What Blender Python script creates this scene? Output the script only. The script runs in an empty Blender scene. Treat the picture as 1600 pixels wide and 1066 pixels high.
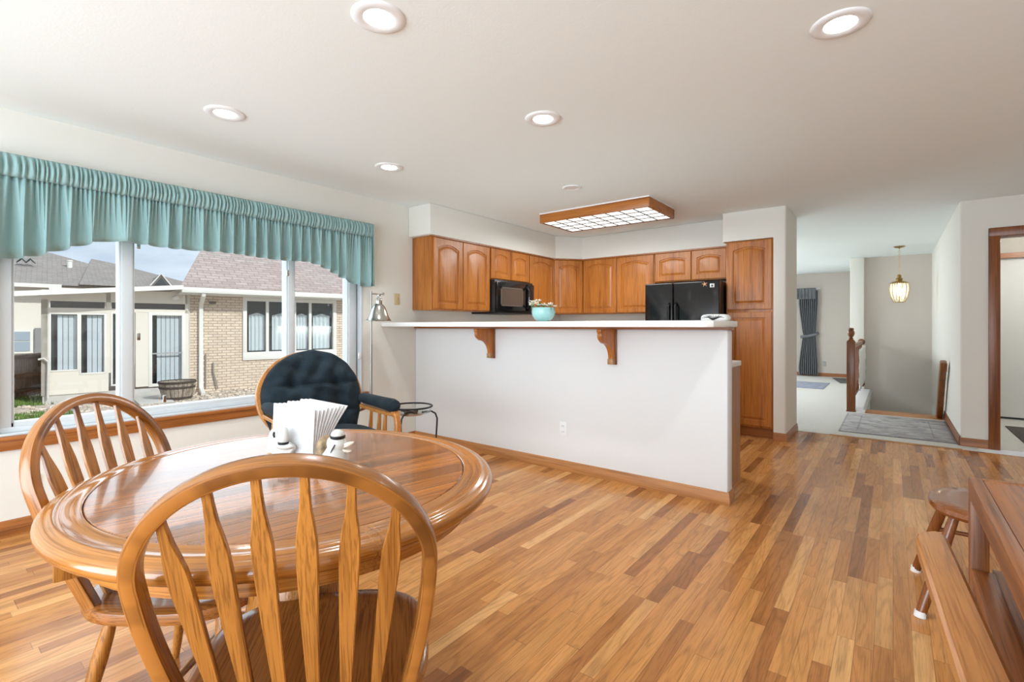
import bpy, bmesh, math, random
from mathutils import Vector, Matrix
random.seed(7)
C = bpy.context.scene.collection
sc = bpy.context.scene
PI = math.pi
R = math.radians

# ------------------------------------------------------------------ camera
F_PX = 763.6
YAW = math.atan2(595, F_PX)
cam = bpy.data.cameras.new('camera')
cam.sensor_width = 36.0
cam.lens = 36.0 * F_PX / 1600
cam.shift_y = -24.0 / 1600
cam.clip_start = 0.05
cam.clip_end = 300
cam_o = bpy.data.objects.new('camera', cam)
cam_o.location = (0, 0, 1.2)
cam_o.rotation_euler = (PI / 2, 0, YAW)
C.objects.link(cam_o)
sc.camera = cam_o

# ------------------------------------------------------------------ view
sc.view_settings.view_transform = 'Standard'
sc.view_settings.look = 'None'
sc.view_settings.gamma = 1.0
sc.view_settings.use_curve_mapping = False
sc.view_settings.exposure = 0.08
sc.view_settings.use_white_balance = True
sc.view_settings.white_balance_temperature = 6080
sc.view_settings.white_balance_tint = 6
sc.cycles.max_bounces = 10
sc.cycles.diffuse_bounces = 6
sc.cycles.glossy_bounces = 4
sc.cycles.transmission_bounces = 6
sc.cycles.transparent_max_bounces = 12
sc.cycles.sample_clamp_indirect = 8
sc.cycles.use_denoising = True
sc.cycles.caustics_reflective = False
sc.cycles.caustics_refractive = False


# ------------------------------------------------------------------ world: pale blue sky with soft clouds
def make_world():
    w = bpy.data.worlds.new('sky')
    sc.world = w
    w.use_nodes = True
    nt = w.node_tree
    nt.nodes.clear()
    N, L = nt.nodes.new, nt.links.new
    tc = N('ShaderNodeTexCoord')
    mp = N('ShaderNodeMapping')
    mp.inputs['Scale'].default_value = (1.2, 1.2, 4.5)
    L(tc.outputs['Generated'], mp.inputs['Vector'])
    nz = N('ShaderNodeTexNoise')
    nz.inputs['Scale'].default_value = 3.2
    nz.inputs['Detail'].default_value = 7
    nz.inputs['Roughness'].default_value = 0.55
    L(mp.outputs['Vector'], nz.inputs['Vector'])
    rp = N('ShaderNodeValToRGB')
    e = rp.color_ramp.elements
    e[0].position, e[0].color = 0.34, (0.60, 0.67, 0.80, 1)
    e[1].position, e[1].color = 0.62, (0.93, 0.95, 1.0, 1)
    L(nz.outputs['Fac'], rp.inputs['Fac'])
    bg = N('ShaderNodeBackground')
    bg.inputs['Strength'].default_value = 1.05
    L(rp.outputs['Color'], bg.inputs['Color'])
    out = N('ShaderNodeOutputWorld')
    L(bg.outputs['Background'], out.inputs['Surface'])


make_world()


def lamp(name, kind, loc, rot, energy, color=(1, 1, 1), **kw):
    l = bpy.data.lights.new(name, kind)
    l.energy = energy
    l.color = color
    for k, v in kw.items():
        setattr(l, k, v)
    o = bpy.data.objects.new(name, l)
    o.location = loc
    o.rotation_euler = rot
    C.objects.link(o)
    return o


# sun from over this house onto the neighbour's wall
sd = Vector((0.80, 0.22, 0.62)).normalized()
lamp('sun', 'SUN', (10, 5, 20), sd.to_track_quat('Z', 'Y').to_euler(), 3.4, (1.0, 0.95, 0.87), angle=R(1.5))
# daylight entering through the patio door behind the camera and the window of the living room
lamp('daylight_patio', 'AREA', (-0.9, -2.42, 1.2), (R(106), 0, 0), 250, (0.86, 0.94, 1.0), shape='RECTANGLE', size=4.6, size_y=2.1)
lamp('daylight_living', 'AREA', (-2.7, 13.52, 1.3), (R(-90), 0, 0), 22, (0.97, 0.98, 1.0), shape='RECTANGLE', size=1.5, size_y=1.5)
lamp('living_side_fill', 'AREA', (-3.93, 9.4, 1.5), (0, R(-50), 0), 190, (0.97, 0.98, 1.0), shape='RECTANGLE', size=1.6, size_y=2.4)  # added fill to brighten the carpet; the wall here has no opening
lamp('daylight_window', 'AREA', (-4.22, 1.56, 1.3), (0, R(-90), 0), 20, (0.88, 0.95, 1.0), shape='RECTANGLE', size=1.4, size_y=2.3)


# ------------------------------------------------------------------ materials
MATS = {}


def pbsdf(name):
    m = bpy.data.materials.new(name)
    m.use_nodes = True
    nt = m.node_tree
    return m, nt, nt.nodes['Principled BSDF']


def plain(name, col, rough=0.6, metal=0.0, bump=0.0, bscale=200, spec=0.5, vary=0.0, vscale=6, coat=0.0, sheen=0.0):
    if name in MATS:
        return MATS[name]
    m, nt, b = pbsdf(name)
    N, L = nt.nodes.new, nt.links.new
    b.inputs['Base Color'].default_value = (*col, 1)
    b.inputs['Roughness'].default_value = rough
    b.inputs['Metallic'].default_value = metal
    b.inputs['Specular IOR Level'].default_value = spec
    if coat:
        b.inputs['Coat Weight'].default_value = coat
        b.inputs['Coat Roughness'].default_value = 0.08
    if sheen:
        b.inputs['Sheen Weight'].default_value = sheen
        b.inputs['Sheen Roughness'].default_value = 0.4
    tc = N('ShaderNodeTexCoord')
    if vary:
        nz = N('ShaderNodeTexNoise')
        nz.inputs['Scale'].default_value = vscale
        nz.inputs['Detail'].default_value = 6
        L(tc.outputs['Object'], nz.inputs['Vector'])
        rp = N('ShaderNodeValToRGB')
        rp.color_ramp.elements[0].position = 0.3
        rp.color_ramp.elements[1].position = 0.7
        rp.color_ramp.elements[0].color = (*[c * (1 - vary) for c in col], 1)
        rp.color_ramp.elements[1].color = (*[min(1, c * (1 + vary)) for c in col], 1)
        L(nz.outputs['Fac'], rp.inputs['Fac'])
        L(rp.outputs['Color'], b.inputs['Base Color'])
    if bump:
        nz = N('ShaderNodeTexNoise')
        nz.inputs['Scale'].default_value = bscale
        nz.inputs['Detail'].default_value = 4
        L(tc.outputs['Object'], nz.inputs['Vector'])
        bp = N('ShaderNodeBump')
        bp.inputs['Strength'].default_value = bump
        bp.inputs['Distance'].default_value = 0.01
        L(nz.outputs['Fac'], bp.inputs['Height'])
        L(bp.outputs['Normal'], b.inputs['Normal'])
    MATS[name] = m
    return m


def emit(name, col, strength):
    m, nt, b = pbsdf(name)
    b.inputs['Base Color'].default_value = (*col, 1)
    b.inputs['Emission Color'].default_value = (*col, 1)
    b.inputs['Emission Strength'].default_value = strength
    return m


def wood(name, light, dark, axis='z', rough=0.35, cross=16.0, along=1.6, pore=0.5, coat=0.0, strip=None, lean=0.0, attr=False):
    """oak: long flowing grain along one axis of the object, with fine dark pores; strip=(axis, width) glues up strips of different tone"""
    if not name.startswith(('barrel', 'fence')):
        light = (light[0], light[1] * .90, light[2] * .62)
        dark = (dark[0], dark[1] * .90, dark[2] * .62)
    m, nt, b = pbsdf(name)
    N, L = nt.nodes.new, nt.links.new
    tc = N('ShaderNodeTexCoord')
    oi = N('ShaderNodeObjectInfo')
    ad = N('ShaderNodeVectorMath')
    ad.operation = 'ADD'
    sv = N('ShaderNodeVectorMath')
    sv.operation = 'SCALE'
    sv.inputs[0].default_value = (7.3, 3.1, 5.7)
    L(oi.outputs['Random'], sv.inputs['Scale'])
    if attr:
        an = N('ShaderNodeAttribute'); an.attribute_name = 'grain'
        L(an.outputs['Vector'], ad.inputs[0])
    else:
        L(tc.outputs['Object'], ad.inputs[0])
    L(sv.outputs['Vector'], ad.inputs[1])
    src = ad.outputs['Vector']
    if lean:
        vr = N('ShaderNodeVectorRotate'); vr.rotation_type = 'Y_AXIS'
        vr.inputs['Angle'].default_value = lean
        L(src, vr.inputs['Vector'])
        src = vr.outputs['Vector']
    rand = None
    if strip:
        sx = N('ShaderNodeSeparateXYZ')
        L(tc.outputs['Object'], sx.inputs[0])
        dv = N('ShaderNodeMath'); dv.operation = 'DIVIDE'; dv.inputs[1].default_value = strip[1]
        L(sx.outputs['XYZ'.index(strip[0].upper())], dv.inputs[0])
        fl = N('ShaderNodeMath'); fl.operation = 'FLOOR'
        L(dv.outputs[0], fl.inputs[0])
        wn = N('ShaderNodeTexWhiteNoise'); wn.noise_dimensions = '1D'
        L(fl.outputs[0], wn.inputs['W'])
        rand = wn.outputs['Value']
        s2 = N('ShaderNodeVectorMath'); s2.operation = 'SCALE'; s2.inputs[0].default_value = (9, 13, 11)
        L(rand, s2.inputs['Scale'])
        a2 = N('ShaderNodeVectorMath'); a2.operation = 'ADD'
        L(src, a2.inputs[0]); L(s2.outputs['Vector'], a2.inputs[1])
        src = a2.outputs['Vector']
        fr = N('ShaderNodeMath'); fr.operation = 'FRACT'
        L(dv.outputs[0], fr.inputs[0])
        seam = N('ShaderNodeMath'); seam.operation = 'LESS_THAN'; seam.inputs[1].default_value = 0.022
        L(fr.outputs[0], seam.inputs[0])

    def noise(cr, al, detail, dist, rg=0.55):
        mp = N('ShaderNodeMapping')
        s = [cr, cr, cr]
        s['xyz'.index(axis)] = al
        mp.inputs['Scale'].default_value = s
        L(src, mp.inputs['Vector'])
        nz = N('ShaderNodeTexNoise')
        nz.inputs['Scale'].default_value = 1.0
        nz.inputs['Detail'].default_value = detail
        nz.inputs['Roughness'].default_value = rg
        nz.inputs['Distortion'].default_value = dist
        L(mp.outputs['Vector'], nz.inputs['Vector'])
        return nz.outputs['Fac']
    g = noise(cross, along, 4, 0.35)
    p = noise(cross * 11, along * 4, 2, 0.0)
    rp = N('ShaderNodeValToRGB')
    e = rp.color_ramp.elements
    e[0].position, e[0].color = 0.32, (*dark, 1)
    e[1].position, e[1].color = 0.60, (*light, 1)
    md = e.new(0.44)
    md.color = (*[0.35 * a + 0.65 * c for a, c in zip(dark, light)], 1)
    L(g, rp.inputs['Fac'])
    pr = N('ShaderNodeValToRGB')
    e = pr.color_ramp.elements
    k = 1 - pore
    e[0].position, e[0].color = 0.36, (k, k * 0.92, k * 0.85, 1)
    e[1].position, e[1].color = 0.52, (1, 1, 1, 1)
    L(p, pr.inputs['Fac'])
    mx = N('ShaderNodeMix'); mx.data_type = 'RGBA'; mx.blend_type = 'MULTIPLY'
    mx.inputs['Factor'].default_value = 1.0
    L(rp.outputs['Color'], mx.inputs['A']); L(pr.outputs['Color'], mx.inputs['B'])
    col = mx.outputs['Result']
    if strip:
        mr = N('ShaderNodeMapRange')
        mr.inputs['To Min'].default_value = 0.74
        mr.inputs['To Max'].default_value = 1.18
        L(rand, mr.inputs['Value'])
        sm = N('ShaderNodeMath'); sm.operation = 'MULTIPLY_ADD'
        sm.inputs[1].default_value = -0.45
        L(seam.outputs[0], sm.inputs[0]); L(mr.outputs['Result'], sm.inputs[2])
        m2 = N('ShaderNodeMix'); m2.data_type = 'RGBA'; m2.blend_type = 'MULTIPLY'
        m2.inputs['Factor'].default_value = 1.0
        L(col, m2.inputs['A'])
        cb = N('ShaderNodeCombineColor')
        for i in range(3):
            L(sm.outputs[0], cb.inputs[i])
        L(cb.outputs[0], m2.inputs['B'])
        col = m2.outputs['Result']
    L(col, b.inputs['Base Color'])
    b.inputs['Roughness'].default_value = rough
    if coat:
        b.inputs['Coat Weight'].default_value = coat
        b.inputs['Coat Roughness'].default_value = 0.06
    bp = N('ShaderNodeBump')
    bp.inputs['Strength'].default_value = 0.12
    bp.inputs['Distance'].default_value = 0.002
    L(p, bp.inputs['Height'])
    L(bp.outputs['Normal'], b.inputs['Normal'])
    return m


def floor_mat(name):
    """strip oak floor, boards 57 mm wide along Y with random lengths and tones"""
    m, nt, b = pbsdf(name)
    N, L = nt.nodes.new, nt.links.new

    def math_(op, a, c=None, d=None):
        n = N('ShaderNodeMath'); n.operation = op
        for i, v in enumerate((a, c, d)):
            if v is None:
                continue
            if isinstance(v, (int, float)):
                n.inputs[i].default_value = v
            else:
                L(v, n.inputs[i])
        return n.outputs[0]

    def wn(dim, v):
        n = N('ShaderNodeTexWhiteNoise'); n.noise_dimensions = dim
        L(v, n.inputs['W' if dim == '1D' else 'Vector'])
        return n.outputs['Value']
    tc = N('ShaderNodeTexCoord')
    sx = N('ShaderNodeSeparateXYZ')
    L(tc.outputs['Object'], sx.inputs[0])
    X, Y = sx.outputs['X'], sx.outputs['Y']
    xr = math_('DIVIDE', X, 0.0572)
    row = math_('FLOOR', xr)
    r1 = wn('1D', row)
    ln = math_('MULTIPLY_ADD', r1, 0.55, 0.55)
    yo = math_('MULTIPLY_ADD', r1, 17.3, Y)
    yr = math_('DIVIDE', yo, ln)
    brd = math_('FLOOR', yr)
    cb = N('ShaderNodeCombineXYZ')
    L(row, cb.inputs[0]); L(brd, cb.inputs[1])
    rb = wn('3D', cb.outputs[0])
    rp = N('ShaderNodeValToRGB')
    rp.color_ramp.interpolation = 'LINEAR'
    e = rp.color_ramp.elements
    cols = [(0.0, (0.24, 0.088, 0.026)), (0.12, (0.31, 0.120, 0.034)), (0.26, (0.42, 0.178, 0.050)), (0.6, (0.50, 0.222, 0.066)), (0.86, (0.55, 0.262, 0.084)), (1.0, (0.64, 0.345, 0.130))]
    e[0].position, e[0].color = cols[0][0], (*cols[0][1], 1)
    e[1].position, e[1].color = cols[-1][0], (*cols[-1][1], 1)
    for p_, c_ in cols[1:-1]:
        q = e.new(p_)
        q.color = (*c_, 1)
    L(rb, rp.inputs['Fac'])
    # grain
    off = N('ShaderNodeCombineXYZ')
    L(math_('MULTIPLY', rb, 37.0), off.inputs[0]); L(math_('MULTIPLY', rb, 91.0), off.inputs[1])
    ad = N('ShaderNodeVectorMath'); ad.operation = 'ADD'
    L(tc.outputs['Object'], ad.inputs[0]); L(off.outputs[0], ad.inputs[1])

    def noise(scale, detail, dist):
        mp = N('ShaderNodeMapping'); mp.inputs['Scale'].default_value = scale
        L(ad.outputs['Vector'], mp.inputs['Vector'])
        nz = N('ShaderNodeTexNoise'); nz.inputs['Scale'].default_value = 1
        nz.inputs['Detail'].default_value = detail; nz.inputs['Distortion'].default_value = dist
        L(mp.outputs['Vector'], nz.inputs['Vector'])
        return nz.outputs['Fac']
    # cathedral figure: contour lines of a smooth stretched field
    cf = noise((8, 0.8, 1), 2, 0.3)
    ct = math_('FRACT', math_('MULTIPLY', cf, 11.0))
    ct = math_('ABSOLUTE', math_('SUBTRACT', ct, 0.5))
    fig = N('ShaderNodeMapRange'); fig.inputs['From Min'].default_value = 0.0; fig.inputs['From Max'].default_value = 0.22
    fig.inputs['To Min'].default_value = 0.80; fig.inputs['To Max'].default_value = 1.03
    L(ct, fig.inputs['Value'])
    p = noise((260, 9, 1), 2, 0)
    po = N('ShaderNodeMapRange'); po.inputs['From Min'].default_value = 0.35; po.inputs['From Max'].default_value = 0.5
    po.inputs['To Min'].default_value = 0.80; po.inputs['To Max'].default_value = 1.03
    L(p, po.inputs['Value'])
    bl = noise((14, 1.1, 1), 4, 1.0)
    bo = N('ShaderNodeMapRange'); bo.inputs['From Min'].default_value = 0.3; bo.inputs['From Max'].default_value = 0.7
    bo.inputs['To Min'].default_value = 0.86; bo.inputs['To Max'].default_value = 1.12
    L(bl, bo.inputs['Value'])
    v = math_('MULTIPLY', math_('MULTIPLY', fig.outputs[0], po.outputs[0]), bo.outputs[0])
    fx = math_('FRACT', xr)
    fy = math_('FRACT', yr)
    sx_ = math_('LESS_THAN', fx, 0.035)
    sy_ = math_('LESS_THAN', math_('MULTIPLY', fy, ln), 0.0025)
    seam = math_('MAXIMUM', sx_, sy_)
    v = math_('MULTIPLY', v, math_('MULTIPLY_ADD', seam, -0.42, 1.0))
    mx = N('ShaderNodeMix'); mx.data_type = 'RGBA'; mx.blend_type = 'MULTIPLY'; mx.inputs['Factor'].default_value = 1
    cc = N('ShaderNodeCombineColor')
    for i in range(3):
        L(v, cc.inputs[i])
    L(rp.outputs['Color'], mx.inputs['A']); L(cc.outputs[0], mx.inputs['B'])
    L(mx.outputs['Result'], b.inputs['Base Color'])
    b.inputs['Specular IOR Level'].default_value = 0.28
    rr = N('ShaderNodeMapRange'); rr.inputs['To Min'].default_value = 0.14; rr.inputs['To Max'].default_value = 0.28
    L(bl, rr.inputs['Value']); L(rr.outputs[0], b.inputs['Roughness'])
    bp = N('ShaderNodeBump'); bp.inputs['Strength'].default_value = 0.15; bp.inputs['Distance'].default_value = 0.002
    hh = math_('MULTIPLY_ADD', seam, -0.6, math_('MULTIPLY', bl, 0.5))
    L(hh, bp.inputs['Height']); L(bp.outputs['Normal'], b.inputs['Normal'])
    return m


def brick_mat(name, c1, c2, mortar, bw=0.2, bh=0.068, ax='x', msize=0.012, rough=0.85, bump=0.4):
    m, nt, b = pbsdf(name)
    N, L = nt.nodes.new, nt.links.new
    tc = N('ShaderNodeTexCoord')
    sx = N('ShaderNodeSeparateXYZ'); L(tc.outputs['Object'], sx.inputs[0])
    cb = N('ShaderNodeCombineXYZ')
    if ax == 'x':
        L(sx.outputs['X'], cb.inputs[0]); L(sx.outputs['Z'], cb.inputs[1])
    elif ax == 'y':
        L(sx.outputs['Y'], cb.inputs[0]); L(sx.outputs['Z'], cb.inputs[1])
    else:
        L(sx.outputs['X'], cb.inputs[0]); L(sx.outputs['Y'], cb.inputs[1])
    br = N('ShaderNodeTexBrick')
    br.inputs['Color1'].default_value = (*c1, 1); br.inputs['Color2'].default_value = (*c2, 1)
    br.inputs['Mortar'].default_value = (*mortar, 1)
    br.inputs['Scale'].default_value = 1.0
    br.inputs['Mortar Size'].default_value = msize
    br.inputs['Mortar Smooth'].default_value = 0.2
    br.inputs['Brick Width'].default_value = bw; br.inputs['Row Height'].default_value = bh
    L(cb.outputs[0], br.inputs['Vector'])
    nz = N('ShaderNodeTexNoise'); nz.inputs['Scale'].default_value = 9; nz.inputs['Detail'].default_value = 6
    L(tc.outputs['Object'], nz.inputs['Vector'])
    mr = N('ShaderNodeMapRange'); mr.inputs['To Min'].default_value = 0.8; mr.inputs['To Max'].default_value = 1.2
    L(nz.outputs['Fac'], mr.inputs['Value'])
    mx = N('ShaderNodeMix'); mx.data_type = 'RGBA'; mx.blend_type = 'MULTIPLY'; mx.inputs['Factor'].default_value = 1
    cc = N('ShaderNodeCombineColor')
    for i in range(3):
        L(mr.outputs[0], cc.inputs[i])
    L(br.outputs['Color'], mx.inputs['A']); L(cc.outputs[0], mx.inputs['B'])
    L(mx.outputs['Result'], b.inputs['Base Color'])
    b.inputs['Roughness'].default_value = rough
    bp = N('ShaderNodeBump'); bp.inputs['Strength'].default_value = bump; bp.inputs['Distance'].default_value = 0.01
    bp.invert = True
    L(br.outputs['Fac'], bp.inputs['Height']); L(bp.outputs['Normal'], b.inputs['Normal'])
    return m


def glass_mat(name, tint=(1, 1, 1), refl=0.08, rough=0.0):
    m = bpy.data.materials.new(name)
    m.use_nodes = True
    nt = m.node_tree
    nt.nodes.clear()
    N, L = nt.nodes.new, nt.links.new
    t = N('ShaderNodeBsdfTransparent'); t.inputs[0].default_value = (*tint, 1)
    g = N('ShaderNodeBsdfGlossy'); g.inputs['Roughness'].default_value = rough
    fz = N('ShaderNodeFresnel')
    ge = N('ShaderNodeNewGeometry')
    io = N('ShaderNodeMath'); io.operation = 'MULTIPLY_ADD'
    io.inputs[1].default_value = 1 / 1.45 - 1.45; io.inputs[2].default_value = 1.45
    L(ge.outputs['Backfacing'], io.inputs[0]); L(io.outputs[0], fz.inputs[0])
    ma = N('ShaderNodeMath'); ma.operation = 'MULTIPLY'; ma.inputs[1].default_value = refl / 0.04
    ma.use_clamp = True
    L(fz.outputs[0], ma.inputs[0])
    mx = N('ShaderNodeMixShader')
    L(ma.outputs[0], mx.inputs[0]); L(t.outputs[0], mx.inputs[1]); L(g.outputs[0], mx.inputs[2])
    o = N('ShaderNodeOutputMaterial'); L(mx.outputs[0], o.inputs[0])
    return m


M_BEIGE = plain('wall_paint_beige', (0.60, 0.545, 0.49), 0.85, bump=0.05, bscale=130, spec=0.25)
M_WALL = plain('wall_paint', (0.72, 0.70, 0.645), 0.85, bump=0.05, bscale=130, spec=0.25)
M_WALLW = plain('wall_paint_white', (0.74, 0.75, 0.755), 0.8, bump=0.05, bscale=130, spec=0.25)
M_CEIL = plain('ceiling_paint', (0.83, 0.885, 0.885), 0.9, bump=0.06, bscale=90, spec=0.2)
M_WHITE = plain('white_vinyl', (0.82, 0.83, 0.84), 0.35)
M_VINYLG = plain('grey_vinyl', (0.56, 0.59, 0.605), 0.35)
M_COUNTER = plain('laminate_white', (0.80, 0.79, 0.76), 0.3, vary=0.02, vscale=60)
M_FLOOR = floor_mat('oak_strip_floor')
OAK_L, OAK_D = (0.485, 0.195, 0.050), (0.31, 0.107, 0.023)
M_OAKZ = wood('oak_upright', OAK_L, OAK_D, 'z', 0.33, 13, 1.0, 0.30)
M_OAKX = wood('oak_lengthwise', OAK_L, OAK_D, 'x', 0.33, 13, 1.0, 0.30)
M_OAKY = wood('oak_crosswise', OAK_L, OAK_D, 'y', 0.33, 13, 1.0, 0.30)
TRIM_L, TRIM_D = (0.37, 0.145, 0.045), (0.21, 0.075, 0.022)
M_TRX = wood('trim_oak_x', TRIM_L, TRIM_D, 'x', 0.35, 20, 0.9, 0.3)
M_TRY = wood('trim_oak_y', TRIM_L, TRIM_D, 'y', 0.35, 20, 0.9, 0.3)
M_TRZ = wood('trim_oak_z', (0.24, 0.085, 0.026), (0.14, 0.045, 0.014), 'z', 0.35, 20, 0.9, 0.3)
M_BASX = wood('base_oak_x', (0.44, 0.21, 0.085), (0.28, 0.12, 0.042), 'x', 0.35, 20, 0.9, 0.3)
CH_L, CH_D = (0.40, 0.178, 0.045), (0.17, 0.062, 0.014)
M_CHZ = wood('chair_oak_z', CH_L, CH_D, 'z', 0.27, 26, 1.6, 0.42, coat=0.25)
M_CHB = wood('chair_oak_back', CH_L, CH_D, 'z', 0.27, 24, 1.4, 0.40, coat=0.25, lean=R(20))
M_CHX = wood('chair_oak_x', (0.30, 0.120, 0.036), (0.17, 0.060, 0.017), 'x', 0.25, 18, 1.4, 0.4, coat=0.3)
M_CHY = wood('chair_oak_y', CH_L, CH_D, 'y', 0.28, 26, 1.6, 0.45, coat=0.25)
M_BOW = wood('chair_oak_bow', (0.36, 0.150, 0.038), (0.13, 0.047, 0.011), 'z', 0.27, 60, 2.2, 0.5, coat=0.25, attr=True)
M_TABF = wood('table_field', (0.40, 0.155, 0.036), (0.22, 0.078, 0.018), 'y', 0.22, 20, 0.9, 0.45, coat=0.45, strip=('x', 0.068))
M_TABR = wood('table_rim', (0.44, 0.190, 0.042), (0.27, 0.100, 0.022), 'z', 0.2, 34, 1.3, 0.35, coat=0.4, attr=True)
M_DESK = wood('desk_oak', (0.33, 0.120, 0.034), (0.16, 0.050, 0.013), 'y', 0.35, 22, 1.0, 0.5)
M_DESKZ = wood('desk_oak_z', (0.30, 0.115, 0.036), (0.15, 0.05, 0.014), 'z', 0.4, 24, 1.2, 0.5)
M_STOOL = wood('stool_wood', (0.26, 0.090, 0.026), (0.13, 0.042, 0.012), 'x', 0.25, 20, 1.2, 0.3, coat=0.3)
M_STOOLZ = wood('stool_wood_z', (0.26, 0.090, 0.026), (0.13, 0.042, 0.012), 'z', 0.25, 20, 1.2, 0.3, coat=0.3)
M_GLZ = wood('glider_oak', (0.52, 0.25, 0.09), (0.33, 0.135, 0.04), 'z', 0.35, 22, 1.2, 0.3)
M_NEWEL = wood('newel_oak', (0.22, 0.075, 0.020), (0.12, 0.038, 0.010), 'z', 0.3, 20, 1.0, 0.35)
M_BLACK = plain('black_gloss', (0.006, 0.006, 0.007), 0.12, spec=0.6)
M_BLACKM = plain('black_satin', (0.010, 0.010, 0.011), 0.4)
M_IRON = plain('black_iron', (0.02, 0.02, 0.022), 0.5, metal=0.6)
M_NICKEL = plain('brushed_nickel', (0.50, 0.48, 0.44), 0.22, metal=1.0)
M_BRASS = plain('antique_brass', (0.42, 0.30, 0.12), 0.3, metal=1.0)
M_TEAL = plain('teal_fabric', (0.265, 0.405, 0.40), 0.8, bump=0.1, bscale=500, vary=0.05, vscale=3, sheen=0.2)
M_NAVY = plain('navy_velvet', (0.014, 0.022, 0.029), 0.9, bump=0.3, bscale=120, spec=.15, vary=0.5, vscale=7, sheen=0.04)
M_GREYC = plain('slate_drape', (0.185, 0.19, 0.205), 0.85, bump=0.1, bscale=300)
M_CARPET = plain('cream_carpet', (0.62, 0.60, 0.555), 0.95, bump=0.6, bscale=220, vary=0.06, vscale=60)
M_TILE = plain('vinyl_tile', (0.70, 0.68, 0.64), 0.4, vary=0.08, vscale=20)
M_DOORW = plain('door_paint', (0.74, 0.72, 0.69), 0.6)
M_ALMOND = plain('almond_plastic', (0.55, 0.45, 0.26), 0.4)
M_CERAM = plain('white_ceramic', (0.60, 0.59, 0.56), 0.25)
M_CERAMB = plain('tan_ceramic', (0.52, 0.33, 0.17), 0.4)
M_SCARF = plain('brown_print', (0.26, 0.18, 0.10), 0.7, vary=0.6, vscale=60)
M_PAPER = plain('napkin_paper', (0.71, 0.71, 0.725), 0.9, bump=0.1, bscale=400)
M_LIGHT = emit('lamp_lens', (1.0, 0.97, 0.92), 9.0)
M_LIGHTOFF = plain('lamp_lens_off', (0.75, 0.75, 0.74), 0.4)
M_FIXLENS = emit('acrylic_lens', (1.0, 0.98, 0.94), 1.05)
M_BULB = emit('bulb_glow', (1.0, 0.86, 0.62), 30.0)
M_GLASS = glass_mat('window_glass', (0.97, 0.985, 0.98), 0.05)
M_DGLASS = glass_mat('house_glass', (0.93, 0.95, 0.96), 0.06)
M_PGLASS = glass_mat('pendant_glass', (0.97, 0.95, 0.90), 0.12, 0.05)
_n = M_PGLASS.node_tree
_t = _n.nodes.new('ShaderNodeBsdfTranslucent'); _t.inputs[0].default_value = (.9, .88, .82, 1)
_m = _n.nodes.new('ShaderNodeMixShader'); _m.inputs[0].default_value = .16
_o = [q for q in _n.nodes if q.type == 'OUTPUT_MATERIAL'][0]
_p = _o.inputs[0].links[0].from_socket
_n.links.new(_p, _m.inputs[1]); _n.links.new(_t.outputs[0], _m.inputs[2]); _n.links.new(_m.outputs[0], _o.inputs[0])
M_CLEAR = glass_mat('clear_glass', (0.96, 0.98, 0.98), 0.05, 0.02)


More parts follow.
